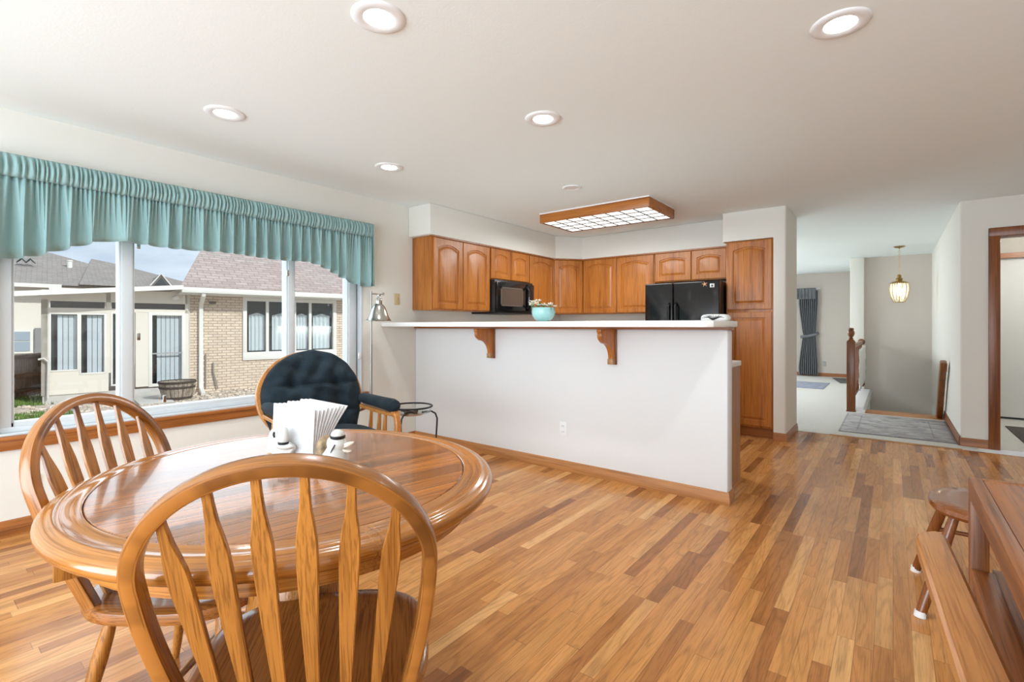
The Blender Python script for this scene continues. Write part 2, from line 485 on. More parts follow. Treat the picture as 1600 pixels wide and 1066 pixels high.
# ------------------------------------------------------------------ mesh builder
class MB:
    def __init__(self):
        self.v, self.f = [], []

    def add(self, vs, fs, M=None):
        n = len(self.v)
        for p in vs:
            p = Vector(p)
            self.v.append(M @ p if M else p)
        self.f += [tuple(i + n for i in f) for f in fs]
        return self

    def box(self, x0, y0, z0, x1, y1, z1, M=None):
        x0, x1 = min(x0, x1), max(x0, x1); y0, y1 = min(y0, y1), max(y0, y1); z0, z1 = min(z0, z1), max(z0, z1)
        vs = [(x0, y0, z0), (x1, y0, z0), (x1, y1, z0), (x0, y1, z0), (x0, y0, z1), (x1, y0, z1), (x1, y1, z1), (x0, y1, z1)]
        fs = [(3, 2, 1, 0), (4, 5, 6, 7), (0, 1, 5, 4), (1, 2, 6, 5), (2, 3, 7, 6), (3, 0, 4, 7)]
        return self.add(vs, fs, M)

    def loft(self, rings, closed=False, cap=True, M=None):
        n = len(rings[0])
        vs = [p for r in rings for p in r]
        fs = []
        k = len(rings)
        for i in range(k if closed else k - 1):
            a, b = i * n, ((i + 1) % k) * n
            for j in range(n):
                fs.append((a + j, a + (j + 1) % n, b + (j + 1) % n, b + j))
        if cap and not closed:
            fs.append(tuple(reversed(range(n))))
            fs.append(tuple((k - 1) * n + j for j in range(n)))
        return self.add(vs, fs, M)

    def prism(self, poly, axis, a, b, M=None):
        """poly: 2d points in the plane perpendicular to axis (x: (y,z); y: (x,z); z: (x,y))"""
        def p3(p, t):
            return {'x': (t, p[0], p[1]), 'y': (p[0], t, p[1]), 'z': (p[0], p[1], t)}[axis]
        return self.loft([[p3(p, a) for p in poly], [p3(p, b) for p in poly]], M=M)

    def lathe(self, prof, seg=24, M=None, cap=True):
        rings = [[(r * math.cos(2 * PI * j / seg), r * math.sin(2 * PI * j / seg), z) for j in range(seg)] for r, z in prof]
        return self.loft(rings, cap=cap, M=M)

    def tube(self, pts, rad, seg=10, closed=False, M=None):
        pts = [Vector(p) for p in pts]
        n = len(pts)
        rads = rad if isinstance(rad, (list, tuple)) else [rad] * n
        rings = []
        up = None
        for i, p in enumerate(pts):
            a = pts[i - 1] if (i > 0 or closed) else p
            c = pts[(i + 1) % n] if (i < n - 1 or closed) else p
            t = (c - a).normalized()
            if up is None:
                up = Vector((0, 0, 1)) if abs(t.z) < 0.9 else Vector((1, 0, 0))
            s = t.cross(up)
            if s.length < 1e-5:
                s = t.cross(Vector((0, 1, 0)))
            s.normalize()
            up = s.cross(t).normalized()
            rings.append([p + (s * math.cos(2 * PI * j / seg) + up * math.sin(2 * PI * j / seg)) * rads[i] for j in range(seg)])
        return self.loft(rings, closed=closed, M=M)

    def bar(self, pts, side, ws, ts, ch=0.3, M=None):
        """flat bar through pts: width ws[i] along the side vector, thickness ts[i]; chamfered corners"""
        pts = [Vector(p) for p in pts]
        n = len(pts)
        ws = ws if isinstance(ws, (list, tuple)) else [ws] * n
        ts = ts if isinstance(ts, (list, tuple)) else [ts] * n
        rings = []
        for i, p in enumerate(pts):
            t = (pts[min(i + 1, n - 1)] - pts[max(i - 1, 0)]).normalized()
            s = Vector(side) - t * Vector(side).dot(t)
            s.normalize()
            u = t.cross(s)
            w, h = ws[i] / 2, ts[i] / 2
            c = min(w, h) * ch
            o = [(w - c, h), (w, h - c), (w, -h + c), (w - c, -h), (-w + c, -h), (-w, -h + c), (-w, h - c), (-w + c, h)]
            rings.append([p + s * x + u * y for x, y in o])
        return self.loft(rings, M=M)

    def sphere(self, c, r, seg=16, rings=10, sc_=(1, 1, 1), M=None):
        prof = []
        for i in range(rings + 1):
            a = -PI / 2 + PI * i / rings
            prof.append((max(1e-4, math.cos(a)), math.sin(a)))
        T = Matrix.Translation(c) @ Matrix.Diagonal((r * sc_[0], r * sc_[1], r * sc_[2], 1))
        return self.lathe(prof, seg, M=(M @ T) if M else T)

    def build(self, name, mat, parent=None, bevel=0, smooth=True, seg=2, ang=35, subsurf=0, sharp=38):
        me = bpy.data.meshes.new(name)
        me.from_pydata([tuple(v) for v in self.v], [], self.f)
        bm = bmesh.new()
        bm.from_mesh(me)
        bmesh.ops.recalc_face_normals(bm, faces=bm.faces)
        if bevel:
            es = [e for e in bm.edges if len(e.link_faces) == 2 and e.calc_face_angle(0) > R(ang)]
            if es:
                bmesh.ops.bevel(bm, geom=es, offset=bevel, segments=seg, profile=0.5, affect='EDGES', clamp_overlap=True)
        if smooth:
            for f in bm.faces:
                f.smooth = True
            for e in bm.edges:
                if len(e.link_faces) == 2 and e.calc_face_angle(0) > R(sharp):
                    e.smooth = False
        bm.to_mesh(me)
        bm.free()
        o = bpy.data.objects.new(name, me)
        C.objects.link(o)
        if mat:
            me.materials.append(mat)
        if parent:
            o.parent = parent
        if subsurf:
            s = o.modifiers.new('sub', 'SUBSURF')
            s.levels = s.render_levels = subsurf
        return o


def set_grain(o, vecs):
    """store where each vertex lies in the piece of wood it was bent or cut from: (across, across, along)"""
    a = o.data.attributes.new('grain', 'FLOAT_VECTOR', 'POINT')
    for i, v in enumerate(vecs):
        a.data[i].vector = v


def tag(o, label, cat, group=None, kind=None):
    o['label'] = label
    o['category'] = cat
    if group:
        o['group'] = group
    if kind:
        o['kind'] = kind
    return o


def thing(name, label, cat, loc=(0, 0, 0), rotz=0.0, group=None):
    o = bpy.data.objects.new(name, None)
    o.empty_display_size = 0.1
    C.objects.link(o)
    o.location = loc
    o.rotation_euler = (0, 0, rotz)
    return tag(o, label, cat, group)


def struct(name, mb, mat, bevel=0, label=None, cat=None, **kw):
    o = mb.build(name, mat, None, bevel=bevel, **kw)
    o['kind'] = 'structure'
    if label:
        o['label'] = label
        o['category'] = cat
    return o


def copy_tree(o, parent=None):
    c = o.copy()
    C.objects.link(c)
    if parent:
        c.parent = parent
    for ch in list(o.children):
        copy_tree(ch, c)
    return c


def Bx(*a):
    return MB().box(*a)


# ================================================================== STRUCTURE
CH = 2.44
XL, XR = -4.0, 2.4
YB = -2.5
YK0, YK1 = 6.32, 6.42      # kitchen back wall
YF = 13.6

# floors
fl = MB()
fl.box(XL - .1, YB - .1, -.1, XR + .1, 6.40, 0)
struct('floor', fl, M_FLOOR, label='strip oak floor with a glossy finish', cat='floor', smooth=False)
kb = MB()
kb.box(-0.98, 5.40, 0.0002, -0.87, 5.46, 0.0008)
cf = MB()
cf.box(XL - .1, 6.40, -.1, -0.30, YF, 0.004)
cf.box(-0.30, 6.40, -.1, 0.65, 8.22, 0.004)
struct('floor_carpet', cf, M_CARPET, label='cream carpet of the living room and stair landing', cat='carpet', smooth=False)
struct('floor_tile', Bx(0.65, 6.62, -.1, 2.4, 9.0, 0.004), M_TILE, label='pale tile floor beyond the doorway', cat='floor', smooth=False)
struct('trim_1', Bx(-0.55, 6.37, 0.0, 0.53, 6.41, 0.008), wood('threshold', (0.50, 0.30, 0.15), (0.4, 0.22, 0.1), 'x'), label='thin pale threshold strip between oak floor and carpet', cat='trim')
struct('trim_2', Bx(-0.30, 8.22, -0.03, 0.53, 8.62, 0.006), wood('nosing_oak', (0.52, 0.235, 0.075), (0.40, 0.165, 0.048), 'x', 0.3, 10, 1, 0.2), bevel=0.004, label='oak nosing at the top of the stairwell', cat='stair nosing')
st = MB()
for i in range(5):
    st.box(-0.30, 8.60 + .27 * i, -0.19 * (i + 1) - .19, 0.53, 8.60 + .27 * (i + 1) + .02, -0.19 * (i + 1))
st.box(-0.30, 9.95, -2.6, 0.53, 11.05, -1.14)
struct('floor_stairs', st, M_CARPET, label='carpeted steps going down the stairwell', cat='stairs', smooth=False)

# ceiling
struct('ceiling', Bx(XL - .25, YB - .25, CH, XR + .2, YF + .2, CH + .15), M_CEIL, label='white textured ceiling', cat='ceiling', smooth=False)

# left wall with window opening
WY0, WY1, WZ0, WZ1 = 0.36, 2.80, 0.56, 2.02
lw = MB()
lw.box(XL - .2, YB - .2, -.5, XL, WY0, CH)
lw.box(XL - .2, WY1, -.5, XL, YF + .1, CH)
lw.box(XL - .2, WY0, -.5, XL, WY1, WZ0)
lw.box(XL - .2, WY0, WZ1, XL, WY1, CH)
struct('wall_left', lw, M_WALL, label='off-white wall with the wide window', cat='wall', smooth=False)
# rear wall with patio door opening
rw = MB()
rw.box(XL, YB - .2, -.1, -3.2, YB, CH)
rw.box(1.4, YB - .2, -.1, XR + .2, YB, CH)
rw.box(-3.2, YB - .2, 2.25, 1.4, YB, CH)
struct('wall_rear', rw, M_WALL, label='wall behind the camera', cat='wall', smooth=False)
pf = MB()
for x in (-3.2, -1.7, -0.2, 1.34):
    pf.box(x, YB - .12, 0, x + .06, YB - .06, 2.25)
pf.box(-3.2, YB - .12, 0, 1.4, YB - .06, .06)
pf.box(-3.2, YB - .12, 2.19, 1.4, YB - .06, 2.25)
struct('window_2', pf, M_WHITE, label='patio door frame behind the camera', cat='window', smooth=False)
struct('wall_right', Bx(XR, YB, -.1, XR + .2, 9.1, CH), M_WALL, label='wall on the right of the dining area', cat='wall', smooth=False)
# wall at the end, beside the stair, with the doorway
DX0, DX1, DZ1 = 0.80, 1.62, 2.07
ew = MB()
ew.prism([(.53, 6.625), (.532, 6.613), (.539, 6.605), (.55, 6.60), (DX0, 6.60), (DX0, 6.72), (.65, 6.72), (.65, 11.2), (.53, 11.2)], 'z', -2.6, CH)
ew.box(DX1, 6.60, -.1, XR, 6.72, CH)
ew.box(DX0, 6.60, DZ1, DX1, 6.72, CH)
struct('wall_stair', ew, M_WALL, label='white wall along the stairs turning to the doorway', cat='wall')
struct('wall_closet', Bx(0.65, 9.0, -.1, XR, 9.1, CH), M_BEIGE, label='back wall of the small room beyond the doorway', cat='wall', smooth=False)
cl = MB()
cl.box(0.65, 8.80, 2.09, XR, 8.9, CH)
struct('wall_closet_header', cl, M_BEIGE, label='wall above the white closet door', cat='wall', smooth=False)
struct('trim_3', Bx(0.65, 8.77, 2.06, XR, 8.82, 2.125), M_TRX, label='oak head trim over the white closet door', cat='trim')
cd = thing('closet_door', 'plain white sliding closet door seen through the oak framed doorway', 'door', (0.66, 8.84, 0.01))
Bx(0, 0, 0.02, 1.0, .035, 2.06).build('door_panel', M_DOORW, cd, bevel=.003)
Bx(0.0, 0.0, 0, 1.7, .035, 0.018).build('floor_track', M_BLACKM, cd)
lamp('small_room_fill', 'POINT', (1.5, 7.7, 2.3), (0, 0, 0), 22, (1.0, .95, .88), shadow_soft_size=.12)  # unseen lamp added to brighten the room beyond the doorway
# doorway casing
dc = MB()
dc.box(0.733, 6.575, 0, 0.815, 6.60, 2.07)
dc.box(1.605, 6.575, 0, 1.69, 6.60, 2.07)
dc.box(0.733, 6.575, 2.06, 1.69, 6.60, 2.145)
dc.box(0.80, 6.60, 0, 0.818, 6.72, 2.07)
dc.box(1.602, 6.60, 0, 1.62, 6.72, 2.07)
dc.box(0.80, 6.60, 2.052, 1.62, 6.72, 2.07)
struct('door_1', dc, M_TRZ, bevel=0.004, label='dark oak casing around the open doorway', cat='door casing')

# living room
fw = MB()
fw.box(XL, YF, -.1, -3.5, YF + .12, CH)
fw.box(-1.85, YF, -.1, -0.3, YF + .12, CH)
fw.box(-3.5, YF, -.1, -1.85, YF + .12, .5)
fw.box(-3.5, YF, 2.02, -1.85, YF + .12, CH)
struct('wall_living_far', fw, M_BEIGE, label='far beige wall of the living room', cat='wall', smooth=False)
wf = MB()
for x in (-3.5, -2.7, -1.91):
    wf.box(x, YF + .03, .5, x + .06, YF + .08, 2.02)
wf.box(-3.5, YF + .03, .5, -1.85, YF + .08, .56)
wf.box(-3.5, YF + .03, 1.96, -1.85, YF + .08, 2.02)
struct('window_3', wf, M_WHITE, label='white framed window beside the slate drape', cat='window', smooth=False)
sw = MB()
sw.box(-0.41, 11.05, -2.6, 0.53, 11.2, CH)
struct('wall_stair_back', sw, M_BEIGE, label='beige wall at the back of the stairwell', cat='wall', smooth=False)
sp = MB()
sp.box(-0.62, 10.90, -2.6, -0.41, YF, CH)
struct('wall_living_side', sp, M_WALL, bevel=.01, label='wall end between living room and stairwell', cat='wall')
kc = MB()
kc.box(-0.52, 8.42, -2.6, -0.32, 10.90, 0.055)
kc.box(-0.40, 8.22, -.1, -0.30, 8.42, 0.02)
struct('trim_4', kc, M_WHITE, bevel=.01, label='white curb under the stair railing', cat='curb')

# kitchen back wall, column and soffits
kw = MB()
kw.box(XL, YK0, -.1, -.99, YK1, CH)
struct('wall_kitchen', kw, M_WALL, label='kitchen back wall behind the oak cabinets', cat='wall', smooth=False)
cw = MB()
cw.prism([(-.985, 5.71), (-.885, 5.71), (-.874, 5.716), (-.868, 5.727), (-.868, YK1), (-.985, YK1)], 'z', -.1, CH)
struct('wall_column', cw, M_WALL, label='white column beside the tall oak pantry', cat='wall')
so = MB()
so.prism([(XL, 3.37), (-3.67, 3.37), (-3.67, 5.68), (-3.43, 6.0), (-1.487, 6.0), (-1.487, YK0), (XL, YK0)], 'z', 2.125, CH)
struct('wall_soffit_pantry', Bx(-1.487, 5.71, 2.125, -.985, YK0, CH), M_WALL, label='white soffit above the tall oak pantry', cat='soffit', smooth=False)
struct('wall_soffit', so, M_WALL, bevel=.01, label='white soffit above the oak wall cabinets', cat='soffit')
# bar half wall
struct('wall_bar', Bx(XL, 3.46, -.1, -0.868, 3.58, 1.175), M_WALLW, bevel=.018, label='white half wall under the breakfast bar', cat='half wall')
struct('trim_5', Bx(XL, 3.445, 1.172, -0.862, 3.60, 1.19), M_TRX, label='oak strip under the bar top', cat='trim')


def baseboard(name, pts, mat, label, h=.085, t=.014):
    mb = MB()
    prof = [(0, 0), (t, 0), (t, h * .55), (t * .75, h * .62), (t * .7, h * .88), (t * .3, h), (0, h)]
    # pts: polyline in xy; the board stands on the left of the walking direction's right-hand side
    n = len(pts)
    rings = []
    for i, p in enumerate(pts):
        p = Vector((*p, 0))
        dirs = []
        if i > 0:
            dirs.append((p - Vector((*pts[i - 1], 0))).normalized())
        if i < n - 1:
            dirs.append((Vector((*pts[i + 1], 0)) - p).normalized())
        nr = [Vector((d.y, -d.x, 0)) for d in dirs]
        m_ = sum(nr, Vector()) / len(nr)
        m_ = m_ / m_.dot(nr[0])
        rings.append([p + m_ * a + Vector((0, 0, z)) for a, z in prof])
    mb.loft(rings)
    return struct(name, mb, mat, label=label, cat='baseboard')


baseboard('baseboard_left', [(XL, 3.46), (XL, YB)][::-1], M_TRY, 'oak baseboard under the wide window')
baseboard('baseboard_bar', [(XL, 3.46), (-0.868, 3.46), (-0.868, 3.58)], M_BASX, 'oak baseboard along the white bar wall')
baseboard('baseboard_column', [(-0.985, 5.71), (-0.868, 5.71), (-0.868, 6.42)], M_TRX, 'oak baseboard around the white column')
baseboard('baseboard_door', [(0.53, 6.60), (0.733, 6.60)], M_TRX, 'oak baseboard beside the doorway')
baseboard('baseboard_stair', [(0.53, 8.45), (0.53, 6.60)], M_TRZ, 'dark oak baseboard along the stair landing wall', h=.10)
baseboard('baseboard_living', [(XL, YF), (-0.62, YF)], M_TRX, 'oak baseboard of the far living room wall')

# ------------------------------------------------------------------ picture window
wt = MB()
x0, x1 = XL - .13, XL - .05
wt.box(x0, WY0, WZ0, XL + .01, WY0 + .015, WZ1)
wt.box(x0, WY1 - .015, WZ0, XL + .01, WY1, WZ1)
wt.box(x0, WY0, WZ1 - .015, XL + .01, WY1, WZ1)
wt.box(x0, WY0, WZ0, XL + .005, WY1, WZ0 + .02)
for y, w in ((WY0 + .015, .09), (0.955, .085), (2.09, .076), (2.675, .10)):
    wt.box(x0, y, WZ0 + .02, x1, y + w, WZ1 - .015)
    wt.box(x0 + .02, y + .012, WZ0 + .02, x1 + .012, y + w - .012, WZ1 - .015)
wt.box(x0, WY0 + .015, WZ0 + .02, x1, WY1 - .015, WZ0 + .075)
wt.box(x0, WY0 + .015, WZ0 + .02, x1 + .014, WY1 - .015, WZ0 + .05)
wt.box(x0, WY0 + .015, WZ1 - .09, x1, WY1 - .015, WZ1 - .015)
w1 = struct('window_1', wt, M_VINYLG, bevel=.004, label='wide white slider window of three panes', cat='window')
gl = MB()
for a, b_ in ((WY0 + .105, .955), (1.04, 2.09), (2.166, 2.675)):
    gl.box(XL - .092, a, WZ0 + .075, XL - .088, b_, WZ1 - .09)
gl.build('glass', M_GLASS, w1)
lt = MB()
for y, z in ((1.05, 1.72), (1.05, 1.10), (2.088, 1.62), (.62, .66), (1.2, .66), (2.1, .75)):
    lt.box(x1, y, z, x1 + .014, y + .02, z + .05)
lt.build('latch', M_NICKEL, w1, bevel=.003)
ti = MB()
ti.box(XL, WY0 - .2, .485, XL + .018, WY1 + .06, .56)
ti.box(XL, WY0 - .2, .545, XL + .035, WY1 + .06, .568)
struct('trim_6', ti, M_TRY, bevel=.004, label='oak sill trim under the wide window', cat='sill')
tag(Bx(XL, 2.755, .885, XL + .012, 2.785, .945).build('window_sensor', M_WHITE, None, bevel=.003), 'small white alarm sensor on the window jamb beside the lamp', 'sensor')


# ================================================================== VALANCE
def make_valance():
    t = thing('window_valance', 'teal gathered fabric valance across the top of the wide window', 'valance', (XL, 1.56, 2.0))
    ya, yb = 0.27, 2.84
    n = 620
    rng = random.Random(3)
    # fold phase: irregular folds
    ph, phs = 0.0, []
    fph, fs = 0.0, []
    w_, f_ = 1.0, 1.0
    for i in range(n + 1):
        if i % 9 == 0:
            f_ = rng.uniform(.7, 1.4)
        if i % 22 == 0:
            w_ = rng.uniform(.55, 1.6)
        ph += 2 * PI * (yb - ya) / n / .118 * w_
        fph += 2 * PI * (yb - ya) / n / .027 * f_
        phs.append(ph); fs.append(fph)

    def grid(zs, fn, name):
        vs, fc = [], []
        m = len(zs(0.0, 0))
        for i in range(n + 1):
            y = ya + (yb - ya) * i / n
            zz = zs(y, i)
            for k, z in enumerate(zz):
                x, dy = fn(y, i, k / (m - 1))
                vs.append((x, y + dy - 1.56, z - 2.0))
        for i in range(n):
            for k in range(m - 1):
                a = i * m + k
                fc.append((a, a + 1, a + m + 1, a + m))
        # return to the wall at both ends
        mb = MB().add(vs, fc)
        o = mb.build(name, M_TEAL, t)
        sd_ = o.modifiers.new('thick', 'SOLIDIFY')
        sd_.thickness = .003
        return o
    dep = .115

    def zbot(y):
        d = max(0.0, min(1.0, (abs(y - 1.555) - .60) / .62))
        return 1.735 - .165 * (d * d * (3 - 2 * d)) + .006 * math.sin(y * 9)
    grid(lambda y, i: [zbot(y) + (2.035 - zbot(y)) * k / 9 for k in range(10)],
         lambda y, i, q: (dep + (.030 * (1 - q) ** .6 + .005) * math.sin(phs[i]) + (.010 * q) * math.sin(fs[i]), .016 * (1 - q) * math.cos(phs[i] * 1.0 + .6)), 'skirt')
    grid(lambda y, i: [2.035 + .125 * k / 6 for k in range(7)],
         lambda y, i, q: (dep + .006 + .022 * math.sin(PI * min(1, q * 1.02)) + .008 * math.sin(fs[i] + 1.4 * q) * (0.35 + math.sin(PI * q)), .003 * math.sin(fs[i] * .5)), 'header')
    for s in (ya, yb):
        mb = MB()
        vs, fc = [], []
        for i in range(13):
            x = .003 + (dep + .02) * i / 12
            for k in range(8):
                z = zbot(s) + (2.155 - zbot(s)) * k / 7
                vs.append((x, s - 1.56 + (.012 * (1 - k / 7) + .003) * math.sin(i * 1.9), z - 2.0))
        for i in range(12):
            for k in range(7):
                a = i * 8 + k
                fc.append((a, a + 1, a + 9, a + 8))
        mb.add(vs, fc).build('end_return', M_TEAL, t).modifiers.new('thick', 'SOLIDIFY').thickness = .003
    MB().box(.003, ya - 1.56, .10, dep - .012, yb - 1.56, .12).build('rod', M_WHITE, t)


make_valance()


# ================================================================== KITCHEN
def door_mesh(w, h, arch=0.0, th=.019, st=.058):
    """raised-panel door, front towards -Y, origin at its lower left corner of the back"""
    N_, K = 18, 8
    arch *= .72

    def loop(inset, y, flat=False):
        xa, xb, za, zb = inset, w - inset, inset, h - inset
        rise = 0 if flat else arch
        hw = (xb - xa) / 2

        def top(x):
            if not rise:
                return zb
            u = abs(x - w / 2) / max(hw, 1e-6)
            q = max(0.0, 1 - u / .96)
            e_ = min(1.0, q / .14)
            return zb - rise + rise * (1 - (1 - q) ** 1.8) * e_ * e_ * (3 - 2 * e_)
        p = []
        for i in range(N_):
            x = xa + (xb - xa) * i / N_
            p.append((x, y, za))
        zr = top(xb)
        for i in range(K):
            p.append((xb, y, za + (zr - za) * i / K))
        for i in range(N_):
            x = xb - (xb - xa) * i / N_
            p.append((x, y, top(x)))
        zr = top(xa)
        for i in range(K):
            p.append((xa, y, zr - (zr - za) * i / K))
        return p
    rings = [loop(0, 0, True), loop(0, -th + .003, True), loop(.004, -th, True), loop(st, -th), loop(st + .004, -th + .011), loop(st + .013, -th + .011), loop(st + .034, -th + .001), loop(st + .036, -th + .0005)]
    return MB().loft(rings)


def door(parent, x, z, w, h, arch, y=0.0, mat=None):
    o = door_mesh(w, h, arch).build('door', mat or M_OAKZ, parent, sharp=14)
    o.location = (x, y, z)
    return o


def cab(name, label, loc, rotz, w, d, h, doors, arch=.05, group='oak wall cabinets'):
    """carcass from y=0 (front) back to y=d; doors: list of (x0, x1)"""
    t = thing(name, label, 'cabinet', loc, rotz, group)
    Bx(0, 0, 0, w, d, h).build('body', M_OAKZ, t, bevel=.002)
    for a, b_ in doors:
        door(t, a, .012, b_ - a, h - .03, arch, y=-.0005)
    return t


ZC0, ZC1 = 1.362, 2.122
HC = ZC1 - ZC0
RZ = PI / 2
FXC = -3.70
DP = .295
cab('wall_cabinet', 'oak two-door wall cabinet at the end near the lamp', (FXC, 3.42, ZC0), RZ, .90, DP, HC, [(.012, .437), (.447, .888)], .055)
cab('wall_cabinet', 'short oak two-door cabinet above the black microwave', (FXC, 4.324, 1.742), RZ, .768, DP, ZC1 - 1.742, [(.008, .378), (.388, .76)], .04)
cab('wall_cabinet', 'oak single-door wall cabinet between microwave and angled corner cabinet', (FXC, 5.096, ZC0), RZ, .574, DP, HC, [(.012, .56)], .05)
# diagonal corner unit
tc_ = thing('wall_cabinet', 'angled oak corner cabinet behind the aqua bowl', 'cabinet', (FXC, 5.674, ZC0), 0, 'oak wall cabinets')
MB().prism([(0, 0), (.27, .346), (.27, .64), (-.29, .64), (-.29, 0)], 'z', 0, HC).build('body', M_OAKZ, tc_, bevel=.002)
dl = math.hypot(.27, .346)
dd = door_mesh(dl - .03, HC - .03, .055).build('door', M_OAKZ, tc_, sharp=14)
ang = math.atan2(.346, .27)
dd.rotation_euler = (0, 0, ang)
dd.location = (.015 * math.cos(ang) + .0005 * math.sin(ang), .015 * math.sin(ang) - .0005 * math.cos(ang), .012)
YC = 6.02
cab('wall_cabinet', 'oak single-door cabinet immediately beside the angled corner cabinet', (-3.425, YC, ZC0), 0, .515, DP, HC, [(.012, .508)], .05)
cab('wall_cabinet', 'oak single-door wall cabinet beside the top of the black refrigerator', (-2.906, YC, ZC0), 0, .515, DP, HC, [(.006, .508)], .05)
cab('wall_cabinet', 'short oak two-door cabinet above the black refrigerator', (-2.386, YC, 1.745), 0, .895, DP, ZC1 - 1.745, [(.008, .455), (.468, .86)], .035)
# crown strip under the soffit
struct('trim_7', MB().prism([(FXC + .018, 3.415), (FXC + .018, 5.66), (-3.41, YC - .022), (-1.49, YC - .022), (-1.49, YC + .02), (-3.44, YC + .02), (FXC - .03, 5.69), (FXC - .03, 3.415)], 'z', ZC1 - .012, ZC1 + .006), M_TRX, label='thin oak strip between cabinets and soffit', cat='trim')
# pantry
pt = thing('pantry_cabinet', 'tall oak pantry cabinet set in beside the white column', 'cabinet', (-1.456, 5.735, 0))
Bx(0, 0, .11, .465, .56, ZC1).build('body', M_OAKZ, pt, bevel=.002)
Bx(0, .05, 0, .465, .56, .11).build('toe_kick', M_TRX, pt)
door(pt, .012, 1.375, .442, .735, .045)
door(pt, .012, .13, .442, 1.215, 0)
# microwave
mw = thing('microwave', 'black over-range microwave under the short oak cabinet', 'microwave', (-3.63, 4.335, 1.352), RZ)
Bx(0, 0, 0, .752, .365, .385).build('body', M_BLACKM, mw, bevel=.004)
md = Bx(.01, -.03, .03, .56, -.001, .36)
md = md.build('door', M_BLACK, mw, bevel=.006)
wi = MB()
for a, b_, c_, d_ in ((.07, .50, .078, .095), (.07, .50, .285, .302), (.07, .087, .078, .302), (.483, .50, .078, .302)):
    wi.box(a, -.036, c_, b_, -.029, d_)
wi.build('window_frame', plain('mw_frame', (.10, .085, .075), .3), md)
Bx(.087, -.033, .095, .483, -.029, .285).build('window', plain('mw_window', (.085, .062, .05), .2), md)
MB().tube([(.585, -.03, .06), (.585, -.065, .10), (.585, -.07, .19), (.585, -.065, .28), (.585, -.03, .33)], .011, 8).build('handle', M_BLACK, mw)
Bx(.61, -.03, .03, .742, -.001, .36).build('control_panel', M_BLACK, mw, bevel=.004)
Bx(-.004, -.06, -.014, .756, .36, -.001).build('vent_base', M_BLACKM, mw, bevel=.003)

# base cabinets and worktops
bt = thing('base_cabinet', 'oak base cabinet end panel behind the bar wall', 'cabinet', (XL, 3.60, 0))
Bx(.62, .005, .10, 3.025, .55, .88).build('body', M_OAKZ, bt, bevel=.002)
Bx(.62, .005, 0, 3.005, .50, .10).build('toe_kick', M_OAKX, bt)
Bx(3.025, .0, 0, 3.045, .57, .88).build('end_panel', wood('end_panel_oak', (0.40, 0.19, 0.075), (0.27, .115, .04), 'z', .35, 16, 1, .3), bt)
b2 = thing('base_cabinet', 'oak base cabinets under the microwave along the wall', 'cabinet', (XL, 3.58, 0))
Bx(.01, .005, 0, .60, 2.74, .88).build('body', M_OAKZ, b2)
b3 = thing('base_cabinet', 'oak base cabinet between the corner and the refrigerator', 'cabinet', (XL + .62, 5.74, 0))
Bx(0, 0, 0, 1.02, .575, .88).build('body', M_OAKZ, b3)
wtp = MB()
wtp.box(XL + .005, 3.585, .881, -0.955, 4.21, .921)
wtp.box(XL + .005, 4.21, .881, XL + .64, 6.315, .921)
wtp.box(XL + .64, 5.70, .881, -2.36, 6.315, .921)
tag(wtp.build('kitchen_worktop', M_COUNTER, None, bevel=.006), 'white laminate kitchen worktop showing past the bar wall end', 'worktop')
tag(MB().prism([(XL + .003, 3.02), (-0.88, 3.02), (-0.845, 3.05), (-0.845, 3.62), (XL + .003, 3.62)], 'z', 1.190, 1.232).build('breakfast_counter', M_COUNTER, None, bevel=.006), 'long white breakfast bar top on oak brackets', 'bar counter')


def corbel(x, label):
    t = thing('bar_bracket', label, 'bracket', (x, 3.46, .904), 0, 'oak brackets under the bar')
    prof = [(-.001, .268), (-.245, .268), (-.245, .25)]
    for i in range(9):
        a = i / 8
        prof.append((-.235 + .05 * a - .02 * math.sin(a * PI), .235 - .07 * a))
    for i in range(1, 10):
        a = i / 9 * PI / 2
        prof.append((-.185 + .125 * math.sin(a), .045 + .12 * math.cos(a)))
    prof += [(-.06, 0), (-.001, 0)]
    MB().prism(prof, 'x', -.018, .018).build('scroll', M_OAKZ, t, bevel=.003)
    Bx(-.03, -.012, -.004, .03, -.001, .266).build('back_plate', M_TRZ, t, bevel=.002)
    Bx(-.022, -.064, 0, .022, -.013, .042).build('foot_block', wood('corbel_end', (.42, .25, .13), (.3, .17, .08), 'z'), t, bevel=.002)


corbel(-2.92, 'oak bracket under the bar, on the side of the plant stand')
corbel(-1.70, 'oak bracket under the bar, on the side of the refrigerator')


def outlet(loc, rotz, mat, label, slots=True, w=.07, h=.115, grp=None):
    t = thing('wall_outlet' if slots else 'wall_switch', label, 'outlet' if slots else 'switch', loc, rotz)
    Bx(-w / 2, -.006, -h / 2, w / 2, -.0005, h / 2).build('plate', mat, t, bevel=.003)
    if slots:
        for z in (-.024, .024):
            Bx(-.017, -.009, z - .014, .017, -.006, z + .014).build('receptacle', mat, t, bevel=.003)
            s = MB()
            for x in (-.007, .007):
                s.box(x - .0015, -.0096, z - .004, x + .0015, -.0088, z + .006)
            s.build('slot', M_BLACKM, t)
    else:
        Bx(-.006, -.016, -.012, .006, -.006, .012).build('toggle', mat, t, bevel=.002)
    return t


outlet((-2.155, 3.46, .345), 0, M_WHITE, 'white outlet low on the white bar wall')
outlet((XL, .535, .255), PI / 2, plain('ivory_plastic', (.66, .63, .55), .4), 'ivory outlet under the wide window by the chair', w=.075, h=.12)
outlet((XL, 3.217, 1.47), PI / 2, M_ALMOND, 'almond light switch above the white bar top', slots=False)
outlet((-1.27, YF, .30), 0, plain('grey_plastic', (.42, .42, .40), .4), 'grey outlet low on the far living room wall')

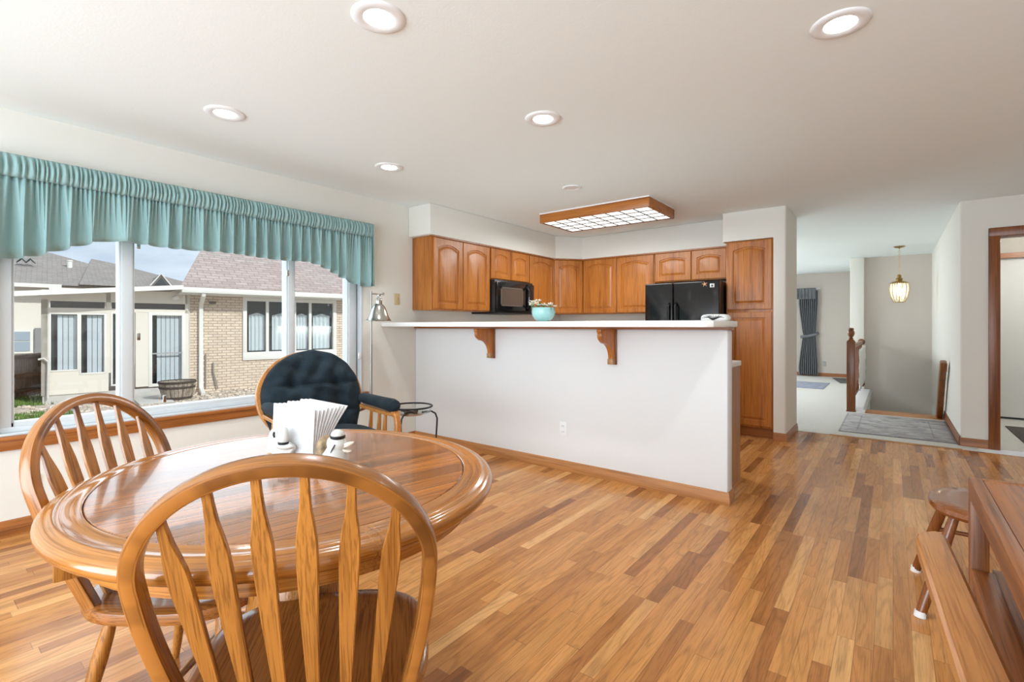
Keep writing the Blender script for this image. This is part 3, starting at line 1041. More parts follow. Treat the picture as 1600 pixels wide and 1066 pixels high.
# refrigerator
fr = thing('refrigerator', 'black side-by-side refrigerator between oak cabinets', 'refrigerator', (-2.31, 5.56, 0))
Bx(.005, .04, .02, .835, .72, 1.685).build('body', M_BLACKM, fr, bevel=.006)
fz = Bx(0, -.04, .06, .330, .036, 1.69).build('freezer_door', M_BLACK, fr, bevel=.012, seg=3)
fd = Bx(.338, -.04, .06, .838, .036, 1.69).build('fridge_door', M_BLACK, fr, bevel=.012, seg=3)
for nm, x, p in (('handle', .295, fz), ('handle', .372, fd)):
    MB().bar([(x, -.042, .75), (x, -.085, .79), (x, -.09, 1.1), (x, -.085, 1.42), (x, -.042, 1.46)], (1, 0, 0), .022, .016, M=None).build(nm, M_BLACK, p, bevel=.002)
Bx(.02, .02, 0, .82, .60, .06).build('base_grille', M_BLACKM, fr)
# magnets on the refrigerator door
mg = MB()
for i in range(5):
    a = 2 * PI * i / 5 + .5
    mg.add([(0, -.004, 0), (.010 * math.cos(a - .6), -.008, .010 * math.sin(a - .6)), (.034 * math.cos(a), -.004, .034 * math.sin(a)), (.010 * math.cos(a + .6), -.008, .010 * math.sin(a + .6)), (0, -.001, 0)], [(0, 1, 2), (0, 2, 3), (4, 2, 1), (4, 3, 2), (4, 1, 0), (4, 0, 3)])
mgo = mg.build('fridge_magnet', plain('magnet_orange', (.62, .36, .20), .5), None, smooth=False)
mgo.location = (-1.625, 5.5185, 1.655)
tag(mgo, 'orange and white star shaped magnet on the refrigerator door', 'magnet')
m2 = thing('fridge_magnet', 'small square grey magnet with a dark center on the refrigerator door', 'magnet', (-1.545, 5.5185, 1.635))
Bx(-.024, -.006, -.02, .024, -.001, .022).build('plate', plain('magnet_grey', (.6, .62, .62), .4), m2, bevel=.006)
Bx(-.010, -.008, -.010, .010, -.006, .010).build('center', M_BLACKM, m2, bevel=.002)

# coffee maker behind the bar: only its handle shows
km = thing('coffee_maker', 'dark handled coffee maker behind the bar beside the refrigerator', 'coffee maker', (-2.52, 5.93, .922))
Bx(-.08, -.09, 0, .08, .11, .03).build('base', M_BLACKM, km, bevel=.005)
MB().lathe([(.055, .03), (.07, .06), (.07, .15), (.05, .19), (.05, .2)], 20).build('carafe', M_CLEAR, km)
Bx(-.08, .03, .03, .08, .11, .33).build('tower', M_BLACKM, km, bevel=.005)
Bx(-.08, -.08, .24, .08, .03, .335).build('brew_head', M_BLACKM, km, bevel=.01)

# aqua bowl of flowers
bw = thing('flower_bowl', 'round aqua glazed bowl standing on the white bar top', 'bowl', (-2.315, 3.40, 1.233))
MB().lathe([(.042, 0), (.046, .004), (.075, .022), (.095, .055), (.100, .085), (.094, .112), (.097, .118), (.091, .118), (.090, .108), (.092, .085), (.085, .05), (.05, .03), (.001, .028)], 36).build('vessel', plain('aqua_glaze', (.33, .58, .58), .18, vary=.08, vscale=30, coat=.4), bw)
rng = random.Random(11)
PET = plain('cream_petal', (.80, .77, .66), .7)
PINKY = plain('blush_petal', (.78, .62, .52), .7)
LEAF = plain('leaf_green', (.09, .16, .05), .6)
GOLD = plain('flower_eye', (.6, .42, .1), .6)


def flower(loc, r, mat, label, tilt):
    t = thing('silk_flower', label, 'flower', loc, 0, 'flowers in the aqua bowl')
    t.rotation_euler = (tilt[0], tilt[1], rng.uniform(0, 6))
    pm = MB()
    for i in range(6):
        a = 2 * PI * i / 6
        Mx = Matrix.Rotation(a, 4, 'Z') @ Matrix.Translation((r * .55, 0, r * .12)) @ Matrix.Rotation(R(-25), 4, 'Y')
        pm.sphere((0, 0, 0), 1, 8, 6, (r * .52, r * .36, r * .09), M=Mx)
    pm.build('petals', mat, t)
    MB().sphere((0, 0, r * .18), r * .25, 8, 6).build('center', GOLD, t)
    MB().tube([(0, 0, 0), (0, 0, -.05)], .0025, 6).build('stem', LEAF, t)


spots = [(-.098, -.03, .155, .030, 0), (-.07, -.05, .168, .032, 0), (-.055, .0, .175, .030, 0), (-.03, -.05, .150, .028, 0), (-.12, .0, .145, .026, 0),
         (.00, .03, .142, .026, 0), (.03, -.04, .138, .026, 0), (.055, .02, .140, .026, 1), (.085, -.02, .143, .026, 1), (.095, .025, .128, .024, 0), (.0, -.06, .138, .024, 0)]
for i, (x, y, z, r, k) in enumerate(spots):
    flower((-2.315 + x, 3.40 + y, 1.233 + z), r, PINKY if k else PET,
           ('blush silk flower on the refrigerator side of the aqua bowl' if k else 'cream silk flower heaped in the aqua bowl'), (rng.uniform(-.5, .5), rng.uniform(-.5, .5)))
lf = MB()
for i in range(16):
    a = rng.uniform(0, 2 * PI); rr_ = rng.uniform(.03, .095)
    Mx = Matrix.Translation((rr_ * math.cos(a) - .02, rr_ * math.sin(a), .12 + rng.uniform(0, .035))) @ Matrix.Rotation(a, 4, 'Z') @ Matrix.Rotation(R(rng.uniform(-40, 10)), 4, 'Y')
    lf.sphere((0, 0, 0), 1, 8, 5, (.022, .010, .002), M=Mx)
lo = lf.build('flower_leaves', LEAF, None)
lo.location = (-2.315, 3.40, 1.233)
tag(lo, 'small green leaves among the flowers in the aqua bowl', 'leaves', kind='stuff')

# patterned pot holder on the bar end
ph = thing('pot_holder', 'folded white pot holder with black leaf pattern at the bar end', 'pot holder', (-0.935, 3.42, 1.232))
phm = MB()
rings = []
for k, (z, s) in enumerate([(0, .9), (.008, 1.0), (.028, .98), (.040, .86), (.044, .6)]):
    rings.append([(s * .088 * math.copysign(abs(math.cos(a)) ** .5, math.cos(a)), s * .07 * math.copysign(abs(math.sin(a)) ** .5, math.sin(a)), z) for a in [2 * PI * j / 28 for j in range(28)]])
phm.loft(rings)
phm.build('cloth', plain('pot_holder_white', (.80, .80, .78), .9, bump=.3), ph)
pat = MB()
for i in range(9):
    a = R(20 + i * 18)
    p0 = Vector((.0, -.066, .006)); p1 = Vector((.075 * math.cos(a), -.05, .010 + .033 * math.sin(a)))
    pat.tube([(p0.x, -.0705, .004), ((p0.x + p1.x) * .5 + .008, -.0705, .02 + .01 * math.sin(a)), (p1.x, -.066, min(.036, p1.z))], [.003, .0022, .001], 6)
pat.build('leaf_pattern', M_BLACKM, ph)


# ================================================================== CEILING LIGHTS
def can(x, y, label, on=True, k=1.0):
    t = thing('recessed_light', label, 'ceiling light', (x, y, CH), 0, 'recessed ceiling lights')
    MB().lathe([(.056 * k, .0), (.058 * k, -.004), (.070 * k, -.009), (.098 * k, -.009), (.106 * k, -.004), (.108 * k, -.0005)], 40, cap=False).build('trim_ring', M_WHITE, t)
    MB().lathe([(.06 * k, -.0015), (.058 * k, -.006), (.02 * k, -.0075), (.0005, -.0075)], 36).build('lens', M_LIGHT if on else M_LIGHTOFF, t)
    if on:
        lamp('downlight', 'SPOT', (x, y, CH - .02), (0, 0, 0), 38, (1.0, .97, .93), spot_size=R(125), spot_blend=.7, shadow_soft_size=.06)


can(-1.63, 1.22, 'lit recessed ceiling light above the oak pedestal table')
can(-0.17, 2.41, 'lit recessed ceiling light above the open floor on the stair side')
can(-3.07, 1.22, 'lit recessed ceiling light in front of the middle of the teal valance')
can(-1.65, 2.42, 'lit recessed ceiling light in the middle of the ceiling before the bar')
can(-3.10, 2.42, 'lit recessed ceiling light near the valance end and soffit')
can(-2.27, 3.79, 'unlit recessed ceiling light beside the oak framed kitchen fixture', False, .8)

# oak framed fluorescent fixture
fx = thing('ceiling_fixture', 'long oak framed kitchen ceiling light with a white grid lens', 'ceiling light', (-2.455, 4.80, CH))
hx, hy, dz = .63, .34, .105
fm = MB()
fm.box(-hx, -hy, -dz, hx, -hy + .022, -.012); fm.box(-hx, hy - .022, -dz, hx, hy, -.012)
fm.box(-hx, -hy + .022, -dz, -hx + .022, hy - .022, -.012); fm.box(hx - .022, -hy + .022, -dz, hx, hy - .022, -.012)
fm.build('oak_frame', M_OAKX, fx, bevel=.002)
Bx(-hx - .004, -hy - .004, -.012, hx + .004, hy + .004, -.0005).build('mounting_pan', M_WHITE, fx)
Bx(-hx + .022, -hy + .022, -dz + .006, hx - .022, hy - .022, -dz + .010).build('lens', M_FIXLENS, fx)
gm = MB()
nx, ny = 8, 4
for i in range(nx + 1):
    x = -hx + .022 + (2 * hx - .044) * i / nx
    gm.box(x - .0042, -hy + .022, -dz + .0005, x + .0042, hy - .022, -dz + .0062)
for i in range(ny + 1):
    y = -hy + .022 + (2 * hy - .044) * i / ny
    gm.box(-hx + .022, y - .0042, -dz + .0005, hx - .022, y + .0042, -dz + .0062)
gm.build('grid', plain('grid_bronze', (.07, .06, .05), .6), fx)
lamp('fixture_light', 'AREA', (-2.455, 4.80, CH - dz - .02), (0, 0, 0), 34, (1.0, .97, .92), shape='RECTANGLE', size=1.15, size_y=.6)


# ================================================================== DINING TABLE
def ell(a, b, n, z, p=2.0):
    return [(a * math.copysign(abs(math.cos(t)) ** (2 / p), math.cos(t)), b * math.copysign(abs(math.sin(t)) ** (2 / p), math.sin(t)), z) for t in [2 * PI * j / n for j in range(n)]]


TX, TY, TZ = -1.421, 0.765, 0.768
tb = thing('dining_table', 'oval oak pedestal table with a lighter rounded rim', 'table', (TX, TY, 0), math.atan2(-.199, .98))
A, B = .618, .574
n_ = 96
def ell_ring(name, prof, parent):
    rings = [ell(A + o, B + o, n_, z) for o, z in prof]
    ob = MB().loft(rings, closed=True).build(name, M_TABR, parent)
    set_grain(ob, [(o, z, j * 2 * PI * .6 / n_) for o, z in prof for j in range(n_)])
    return ob


prof = [(-.086, TZ - .030), (-.082, TZ - .046), (-.03, TZ - .046)]
for i in range(11):
    a = -PI / 2 + PI * i / 10
    prof.append((-.020 + .020 * math.cos(a), TZ - .026 + .020 * math.sin(a)))
prof += [(-.026, TZ - .005), (-.030, TZ - .0015), (-.036, TZ), (-.046, TZ - .002), (-.056, TZ - .003), (-.068, TZ - .002), (-.078, TZ), (-.084, TZ), (-.0865, TZ - .002), (-.087, TZ - .005)]
ell_ring('rim', prof, tb)
MB().loft([ell(A - .0885, B - .0885, n_, TZ - .03), ell(A - .0885, B - .0885, n_, TZ - .003), ell(A - .0905, B - .0905, n_, TZ - .0005)]).build('top', M_TABF, tb)
ell_ring('apron', [(-.10, TZ - .044), (-.066, TZ - .044), (-.066, TZ - .052), (-.062, TZ - .055), (-.062, TZ - .084), (-.066, TZ - .087), (-.066, TZ - .097), (-.10, TZ - .097)], tb)
for s in (-1, 1):
    Bx(-s * .115 - .022, s * (B - .090), TZ - .112, -s * .115 + .022, s * (B - .042), TZ - .047).build('slide_block', M_CHZ, tb, bevel=.004)
MB().lathe([(.15, TZ - .13), (.15, TZ - .11), (.22, TZ - .10), (.22, TZ - .05)], 32).build('top_plate', M_CHZ, tb)
MB().lathe([(.16, .10), (.165, .14), (.15, .18), (.12, .20), (.135, .24), (.14, .34), (.13, .44), (.10, .52), (.088, .56), (.11, .58), (.14, .62), (.15, TZ - .125)], 36).build('pedestal', M_CHZ, tb)
for k in range(4):
    a = PI / 4 + k * PI / 2
    Mx = Matrix.Rotation(a, 4, 'Z')
    mb = MB()
    mb.bar([(.10, 0, .17), (.18, 0, .175), (.27, 0, .13), (.34, 0, .075), (.39, 0, .042), (.42, 0, .034)], (0, 1, 0), [.075, .07, .064, .06, .07, .06], [.10, .09, .075, .06, .06, .05], M=Mx)
    mb.build('foot', M_CHZ, tb, bevel=.004)


# ================================================================== ARROWBACK CHAIRS
ZS = .44
LEAN = R(20)
SH = dict(H=.576, wm=.264, sc=.338, wf=.225, p=1.972)


def bow_pt(s, w, xo=0.0):
    return Vector((-s * math.sin(LEAN) + xo * math.cos(LEAN), w, ZS + s * math.cos(LEAN) + xo * math.sin(LEAN)))


def bow_curve(n=26, inset=.0):
    H, wm, s_, wf, p = SH['H'] - inset, SH['wm'] - inset, SH['sc'], SH['wf'] - inset, SH['p']
    a = []
    for i in range(n):
        s = -.02 + (s_ + .02) * i / n
        a.append((s, wf + (wm - wf) * math.sin(PI / 2 * max(0, s) / s_)))
    for i in range(n + 1):
        t = PI / 2 * i / n
        a.append((s_ + (H - s_) * math.sin(t) ** (2 / p), wm * max(0, math.cos(t)) ** (2 / p)))
    return a + [(s, -w) for s, w in reversed(a[:-1])]


def make_chair(label, loc, rotz):
    t = thing('dining_chair', label, 'chair', loc, rotz, 'arrowback oak chairs at the round table')
    # seat
    rings = []
    for o, z in [(-.020, ZS - .040), (-.004, ZS - .036), (0, ZS - .022), (-.004, ZS - .006), (-.014, ZS), (-.05, ZS - .003), (-.12, ZS - .010)]:
        ring = []
        for j in range(56):
            a = 2 * PI * j / 56
            c, s = math.cos(a), math.sin(a)
            x = .165 + (.252 + o) * math.copysign(abs(c) ** (2 / 3.2), c)
            w = .262 - .012 * (.165 - x) / .25 if x < .165 else .262
            y = (w + o) * math.copysign(abs(s) ** (2 / 3.0), s)
            ring.append((x, y, z))
        rings.append(ring)
    MB().loft(rings).build('seat', M_CHX, t)
    # bow: swept rounded rectangle, broad face front and back
    crv = bow_curve(26, .014)
    rings = []
    pts = [bow_pt(s, w) for s, w in crv]
    nrm = Vector((math.cos(LEAN), 0, math.sin(LEAN)))
    for i, p in enumerate(pts):
        tg = (pts[min(i + 1, len(pts) - 1)] - pts[max(i - 1, 0)]).normalized()
        out = tg.cross(nrm).normalized()
        o = []
        hw, hd, c = .0145, .017, .006
        for x, y in [(hw - c, hd), (hw - .0015, hd - .0015), (hw, hd - c), (hw, -hd + c), (hw - .0015, -hd + .0015), (hw - c, -hd), (-hw + c, -hd), (-hw + .0015, -hd + .0015), (-hw, -hd + c), (-hw, hd - c), (-hw + .0015, hd - .0015), (-hw + c, hd)]:
            o.append(p + out * x + nrm * y)
        rings.append(o)
    bo = MB().loft(rings).build('bow', M_BOW, t)
    gv, acc = [], 0.0
    for i, p in enumerate(pts):
        acc += (p - pts[i - 1]).length if i else 0
        for q in rings[i]:
            gv.append(((q - p).dot(nrm), (q - p).length, acc))
    set_grain(bo, gv)
    # arrow spindles
    inner = bow_curve(60, .026)
    for k in range(6):
        q = k - 2.5
        yt, yb_ = q * .0765, q * .0575
        st_ = max(s for s, w in inner if abs(w - yt) < .02)
        bulge = .022 * (1 - (q / 2.5) ** 2)
        top = bow_pt(st_ + .004, yt)
        bot = Vector((-.006 - bulge, yb_, ZS - .006))
        fr_ = [0, .12, .45, .66, .74, .80, .86, .93, 1.0]
        wd = [.020, .024, .032, .037, .036, .029, .020, .016, .015]
        thk = [.012, .012, .012, .012, .012, .012, .012, .011, .011]
        pp = [bot.lerp(top, f) + Vector((-bulge * .5 * math.sin(PI * f), 0, 0)) for f in fr_]
        MB().bar(pp, (0, 1, 0), wd, thk, .35).build('spindle', M_CHB, t)
    # legs and stretchers
    tops = {}
    for sx in (0, 1):
        for sy in (-1, 1):
            a = Vector((.03 + .29 * sx, sy * .165, ZS - .03))
            b = Vector((-.055 + .43 * sx, sy * .225, .0))
            fr_ = [0, .08, .2, .35, .5, .62, .66, .7, .85, 1]
            rd = [.012, .014, .018, .020, .018, .014, .018, .015, .014, .011]
            MB().tube([a.lerp(b, f) for f in fr_], rd, 12).build('leg', M_CHZ, t)
            tops[sx, sy] = (a, b)
    mids = {}
    for sy in (-1, 1):
        a = tops[0, sy][0].lerp(tops[0, sy][1], .60); b = tops[1, sy][0].lerp(tops[1, sy][1], .60)
        MB().tube([a.lerp(b, f) for f in (0, .25, .5, .75, 1)], [.008, .011, .014, .011, .008], 10).build('stretcher', M_CHX, t)
        mids[sy] = a.lerp(b, .5)
    MB().tube([mids[-1].lerp(mids[1], f) for f in (0, .25, .5, .75, 1)], [.008, .011, .014, .011, .008], 10).build('stretcher', M_CHY, t)
    return t


chair = make_chair('oak arrowback chair seen from behind, pushed in on the camera side of the oval table', (-.951, .525, 0), R(140.4))
ch2 = copy_tree(chair)
ch2.location = (-1.858, .508, 0)
ch2.rotation_euler = (0, 0, R(39.9))
ch2['label'] = 'oak arrowback chair on the window side of the oval table, facing into the room'


# ================================================================== GLIDER ROCKER
def make_glider():
    t = thing('glider_chair', 'glider armchair with dark navy tufted cushions and oak hoop back by the window', 'armchair', (-2.704, 1.68, 0), R(-10.5))
    LN = R(17)

    def bp(s, w, o=0.0):
        return Vector((-.22 - s * math.sin(LN) + o * math.cos(LN), w, .46 + s * math.cos(LN) + o * math.sin(LN)))
    # hoop frame
    pts = []
    for i in range(41):
        a = -PI * .20 + (PI * 1.40) * i / 40
        pts.append((.30 + .29 * math.sin(a), .328 * math.cos(a)))
    pts = [(-.02, .21)] + pts + [(-.02, -.21)]
    MB().bar([bp(s, w, -.04) for s, w in pts], (math.cos(LN), 0, math.sin(LN)), .032, .026).build('hoop', M_GLZ, t)
    for k in range(5):
        w = (k - 2) * .09
        MB().tube([bp(0, w * .8, -.04), bp(.57 - .02 * abs(k - 2), w, -.04)], .009, 8).build('back_spindle', M_GLZ, t)
    # tufted back cushion: front and back sheets
    nu, nv = 56, 56
    tuft = []
    for r_, row in enumerate([(-.135, .135), (-.16, .0, .16)]):
        for w in row:
            tuft.append((.36 - .19 * r_, w))

    def outline(s):
        if s > .30:
            return .316 * math.sqrt(max(0, 1 - ((s - .30) / .295) ** 2))
        return .235 + .081 * math.sin(PI / 2 * max(0, s) / .30)

    def pad(s, w, hw):
        u = min(1.0, abs(w) / max(hw, 1e-3))
        e = (1 - u ** 4) ** .5 if u < 1 else 0
        v_ = min(1, max(0, (.60 - s)) / .06)
        th = .075 * e * (v_ ** .5) + .006
        for ts, tw in tuft:
            d = math.hypot(s - ts, w - tw)
            th -= .045 * math.exp(-(d / .035) ** 2) * e
        for ts in (.36, .17):
            th -= .016 * math.exp(-((s - ts) / .014) ** 2) * e
        th += .010 * math.sin(w * 50 + 5 * math.sin(s * 8)) * e * (.35 + .65 * (1.0 - math.exp(-(abs(s - .36) / .12))))
        th += .004 * math.sin(s * 55 + w * 20)*e
        return max(.004, th)
    vs, fc = [], []
    for i in range(nv + 1):
        s = .0 + .594 * (i / nv)
        hw = max(.012, outline(s))
        for j in range(nu + 1):
            w = -hw + 2 * hw * j / nu
            vs.append(bp(s, w, pad(s, w, hw)))
    n0 = len(vs)
    for i in range(nv + 1):
        s = .0 + .594 * (i / nv)
        hw = max(.012, outline(s))
        for j in range(nu + 1):
            w = -hw + 2 * hw * j / nu
            vs.append(bp(s, w, -.022))
    m = nu + 1
    for i in range(nv):
        for j in range(nu):
            a = i * m + j
            fc.append((a, a + 1, a + m + 1, a + m))
            fc.append((n0 + a, n0 + a + m, n0 + a + m + 1, n0 + a + 1))
    for i in range(nv):
        for j in (0, nu):
            a = i * m + j
            fc.append((a, a + m, n0 + a + m, n0 + a))
    for j in range(nu):
        fc.append((j, n0 + j, n0 + j + 1, j + 1))
        a = nv * m + j
        fc.append((a, a + 1, n0 + a + 1, n0 + a))
    MB().add(vs, fc).build('back_cushion', M_NAVY, t)
    # seat cushion
    rings = []
    for o, z in [(-.03, .44), (0, .46), (.005, .50), (-.01, .545), (-.06, .56), (-.16, .565)]:
        ring = []
        for j in range(48):
            a = 2 * PI * j / 48
            c, s = math.cos(a), math.sin(a)
            ring.append((.045 + (.275 + o) * math.copysign(abs(c) ** .55, c), (.255 + o) * math.copysign(abs(s) ** .55, s), z))
        rings.append(ring)
    MB().loft(rings).build('seat_cushion', M_NAVY, t)
    fr = MB()
    for s in (-1, 1):
        fr.box(-.25, s * .27 - .016, .40, .30, s * .27 + .016, .44)
    fr.box(-.25, -.27, .40, -.21, .27, .44); fr.box(.26, -.27, .40, .30, .27, .44)
    fr.build('seat_frame', M_GLZ, t, bevel=.004)
    for s in (-1, 1):
        y = s * .305
        rings = []
        for x, r_ in [(-.26, .012), (-.25, .028), (-.20, .036), (0, .037), (.14, .040), (.19, .042), (.225, .036), (.24, .015)]:
            rings.append([(x, y + r_ * 1.05 * math.cos(a),   .705 + r_ * math.sin(a) - .02 * max(0, x - .1)) for a in [2 * PI * j / 16 for j in range(16)]])
        MB().loft(rings).build('arm_pad', M_NAVY, t)
        MB().bar([(-.24, y, .652), (.0, y, .648), (.2, y, .65), (.235, y, .66)], (0, 1, 0), .05, .022).build('arm_rail', M_GLZ, t)
        MB().bar([(.20, y, .66), (.245, y, .64), (.26, y, .58), (.245, y, .48), (.22, y, .41), (.215, y, .36)], (0, 1, 0), .034, .034).build('arm_post', M_GLZ, t)
        for x in (-.10, .02, .10):
            MB().tube([(x, y, .645), (x - .012, y, .53), (x - .02, y * .97, .40)], [.010, .015, .010], 8).build('arm_spindle', M_GLZ, t)
        MB().bar([(-.30, y, .385), (.28, y, .385)], (0, 1, 0), .034, .04).build('side_rail', M_GLZ, t)
        for x in (-.22, .22):
            MB().bar([(x, s * .30, .38), (x * 1.05, s * .30, .07)], (0, 1, 0), .02, .03).build('glide_arm', M_GLZ, t)
        MB().bar([(-.34, s * .30, .035), (.34, s * .30, .035)], (0, 1, 0), .04, .07).build('floor_rail', M_GLZ, t, bevel=.005)
    MB().bar([(.0, -.30, .05), (.0, .30, .05)], (1, 0, 0), .05, .03).build('cross_rail', M_GLZ, t)
    kn = MB().tube([bp(.16, .30, -.03), bp(.18, .36, -.03)], [.008, .014], 8)
    kn.build('lock_knob', M_TRZ, t)


make_glider()

# ================================================================== FLOOR LAMP
lp = thing('floor_lamp', 'slim nickel floor lamp with bell shade between window and bar', 'lamp', (-3.75, 2.725, 0))
MB().lathe([(.13, 0), (.13, .012), (.11, .022), (.02, .03), (.012, .05)], 32).build('base', M_NICKEL, lp)
M_POLE = plain('pole_nickel', (.30, .29, .27), .35, metal=1.0)
MB().tube([(0, 0, .03), (0, 0, 1.03)], .0105, 12).build('lower_pole', M_POLE, lp)
MB().tube([(0, 0, 1.02), (0, 0, 1.515)], .008, 12).build('upper_pole', M_POLE, lp)
shx, shy = .055, .042
T = Matrix.Translation((shx, shy, 0))
MB().lathe([(.120, 1.240), (.121, 1.244), (.110, 1.252), (.094, 1.272), (.080, 1.31), (.068, 1.345), (.052, 1.378), (.034, 1.398), (.030, 1.40), (.030, 1.43), (.026, 1.445), (.018, 1.46), (.018, 1.475), (.012, 1.482), (.004, 1.484),
            ], 40, M=T).build('shade', M_NICKEL, lp)
MB().tube([(0, 0, 1.49), (.03, .02, 1.488), (shx, shy, 1.486), (shx + .035, shy + .03, 1.488)], [.006, .008, .007, .004], 8).build('swivel_arm', M_NICKEL, lp)
MB().tube([(shx + .03, shy + .026, 1.478), (shx + .03, shy + .026, 1.50)], .009, 8).build('knob', M_NICKEL, lp)
MB().lathe([(.02, 1.38), (.02, 1.31), (.03, 1.275), (.022, 1.255), (.002, 1.25)][::-1], 16, M=T).build('bulb', plain('frosted_bulb', (.8, .8, .78), .4), lp)

# ================================================================== PLANT STAND
ps = thing('plant_stand', 'black wrought iron ring plant stand against the white bar wall', 'plant stand', (-2.90, 2.47, 0))


def ring_pts(r, z, n=40):
    return [(r * math.cos(2 * PI * j / n), r * math.sin(2 * PI * j / n), z) for j in range(n)]


MB().tube(ring_pts(.158, .585), .0065, 8, closed=True).build('top_ring', M_IRON, ps)
MB().lathe([(.10, .525), (.15, .545), (.152, .582), (.147, .582), (.145, .55), (.09, .531), (.001, .531)], 36).build('glass_dish', M_CLEAR, ps)
pl = MB()
pl.box(-.062, -.008, .532, .062, .008, .548)
pl.box(-.008, -.062, .533, .008, .062, .547)
pl.build('tray_cross', M_IRON, ps)
for k in range(3):
    a = 2 * PI * k / 3 + R(-62)
    c, s = math.cos(a), math.sin(a)
    MB().tube([(c * .08, s * .08, .535), (c * .15, s * .15, .54), (c * .185, s * .185, .52), (c * .20, s * .20, .48), (c * .19, s * .19, .30), (c * .16, s * .16, .15), (c * .18, s * .18, .03), (c * .20, s * .20, .006)], .0065, 8).build('leg', M_IRON, ps)
MB().tube(ring_pts(.155, .16), .005, 8, closed=True).build('lower_ring', M_IRON, ps)

# ================================================================== NAPKIN HOLDER, NAPKINS, SHAKER
HZ = TZ + .0005
hrot = R(30)


def slab(shape, t0, t1, n=1):
    return shape


nh = thing('napkin_holder', 'white ceramic goose napkin holder with tan feet on the oval table', 'napkin holder', (-1.545, .83, HZ), hrot)
# local: napkins stand in the XZ plane; -Y faces the camera
MB().prism([(-.085, 0), (.085, 0), (.085, .012), (-.085, .012)], 'y', -.035, .078).build('base', M_CERAM, nh, bevel=.005)
body = [(-.082, .0), (-.074, .04), (-.070, .075), (-.060, .098), (-.045, .104), (-.034, .095), (-.036, .075), (-.022, .062), (.000, .058), (.018, .050), (.022, .036), (.010, .024), (.010, .0)]
MB().prism(body, 'y', -.048, -.030).build('goose_body', M_CERAM, nh, bevel=.006, seg=3)
hd = MB()
hd.sphere((-.012, -.052, .080), 1, 20, 14, (.019, .014, .032))
hd.build('bonnet', M_CERAM, nh)
bd = MB()
bd.loft([[(-.012 + .0195 * k * math.cos(a), -.052 + .0145 * k * math.sin(a), z) for a in [2 * PI * j / 24 for j in range(24)]] for z, k in ((.054, .78), (.055, .86), (.061, .92), (.062, .86))])
bd.build('hat_band', M_BLACKM, nh)
MB().sphere((-.008, -.050, .047), 1, 20, 10, (.030, .016, .010)).build('hat_brim', M_CERAM, nh)
MB().tube([(-.045, -.050, .092), (-.046, -.052, .083), (-.044, -.050, .074)], .0028, 6).build('eye_mark', M_BLACKM, nh)
for x in (-.062, -.010):
    MB().sphere((x, -.048, .012), 1, 14, 10, (.014, .012, .013)).build('webbed_foot', M_CERAMB, nh)
MB().prism([(-.075, 0), (.065, 0), (.06, .05), (.02, .075), (-.03, .075), (-.07, .05)], 'y', .068, .076).build('back_plate', M_CERAM, nh, bevel=.004)
# napkins fan out
NAPM = M_PAPER
for k in range(9):
    t = .0060
    mb = MB()
    h, w = .165 - .002 * (k % 3), .155
    pts = []
    for i in range(9):
        z = h * i / 8
        y = .0 + (.012 + .0085 * k) * (i / 8) ** 1.6 + .0025 * math.sin(3 * i / 8)
        pts.append((y, z))
    ring = []
    for sx in (0, 1):
        x = (.072 if sx else -.072)
        ring.append([(x + (.006 * k if sx else .006 * k) * (z / h) * 1.0, -.024 + .0076 * k + y, z + .0125 - .022 * sx * (z / h)) for y, z in pts] + [(x + .006 * k * (z / h), -.024 + .0076 * k + y + t, z + .0125 - .022 * sx * (z / h)) for y, z in reversed(pts)])
    mb.loft(ring)
    o = mb.build('paper_napkin', NAPM, None, bevel=.0008)
    o.location = (-1.545, .83, HZ)
    o.rotation_euler = (0, 0, hrot)
    tag(o, 'white folded paper napkin standing in the ceramic goose holder', 'napkin', 'napkins in the goose holder')

gs = thing('goose_shaker', 'small white ceramic goose shaker with black hat band and brown scarf beside the napkins', 'shaker', (-1.335, .835, HZ), R(35))
gs.scale = (1.25, 1.25, 1.25)
MB().lathe([(.026, 0), (.034, .006), (.036, .022), (.030, .042), (.020, .055)], 24).build('body', M_CERAM, gs)
MB().sphere((.006, 0, .058), 1, 20, 14, (.026, .022, .022)).build('head', M_CERAM, gs)
bk = MB()
bk.loft([[(.024 + x, y * k, .055 + z * k + dz_) for y, z in [(.010, .006), (-.010, .006), (-.010, -.006), (.010, -.006)]] for x, k, dz_ in ((0, 1, 0), (.014, .8, .004), (.026, .35, .008))])
bk.loft([[(.022 + x, y * k, .046 + z * k + dz_) for y, z in [(.010, .004), (-.010, .004), (-.010, -.004), (.010, -.004)]] for x, k, dz_ in ((0, 1, 0), (.012, .8, -.003), (.022, .4, -.004))])
bk.build('beak', plain('pale_beak', (.72, .66, .55), .3), gs, bevel=.002)
MB().sphere((.010, 0, .080), 1, 18, 10, (.016, .016, .014)).build('hat', M_CERAM, gs)
MB().lathe([(.0165, .072), (.018, .074), (.018, .079), (.016, .080)], 20, M=Matrix.Translation((.010, 0, 0))).build('hat_band', M_BLACKM, gs)
MB().sphere((-.022, .002, .045), 1, 16, 12, (.020, .030, .034)).build('scarf', M_SCARF, gs)
MB().tube([(.012, -.021, .062), (.006, -.024, .05), (.002, -.030, .035)], .0018, 6).build('wing_mark', M_BLACKM, gs)

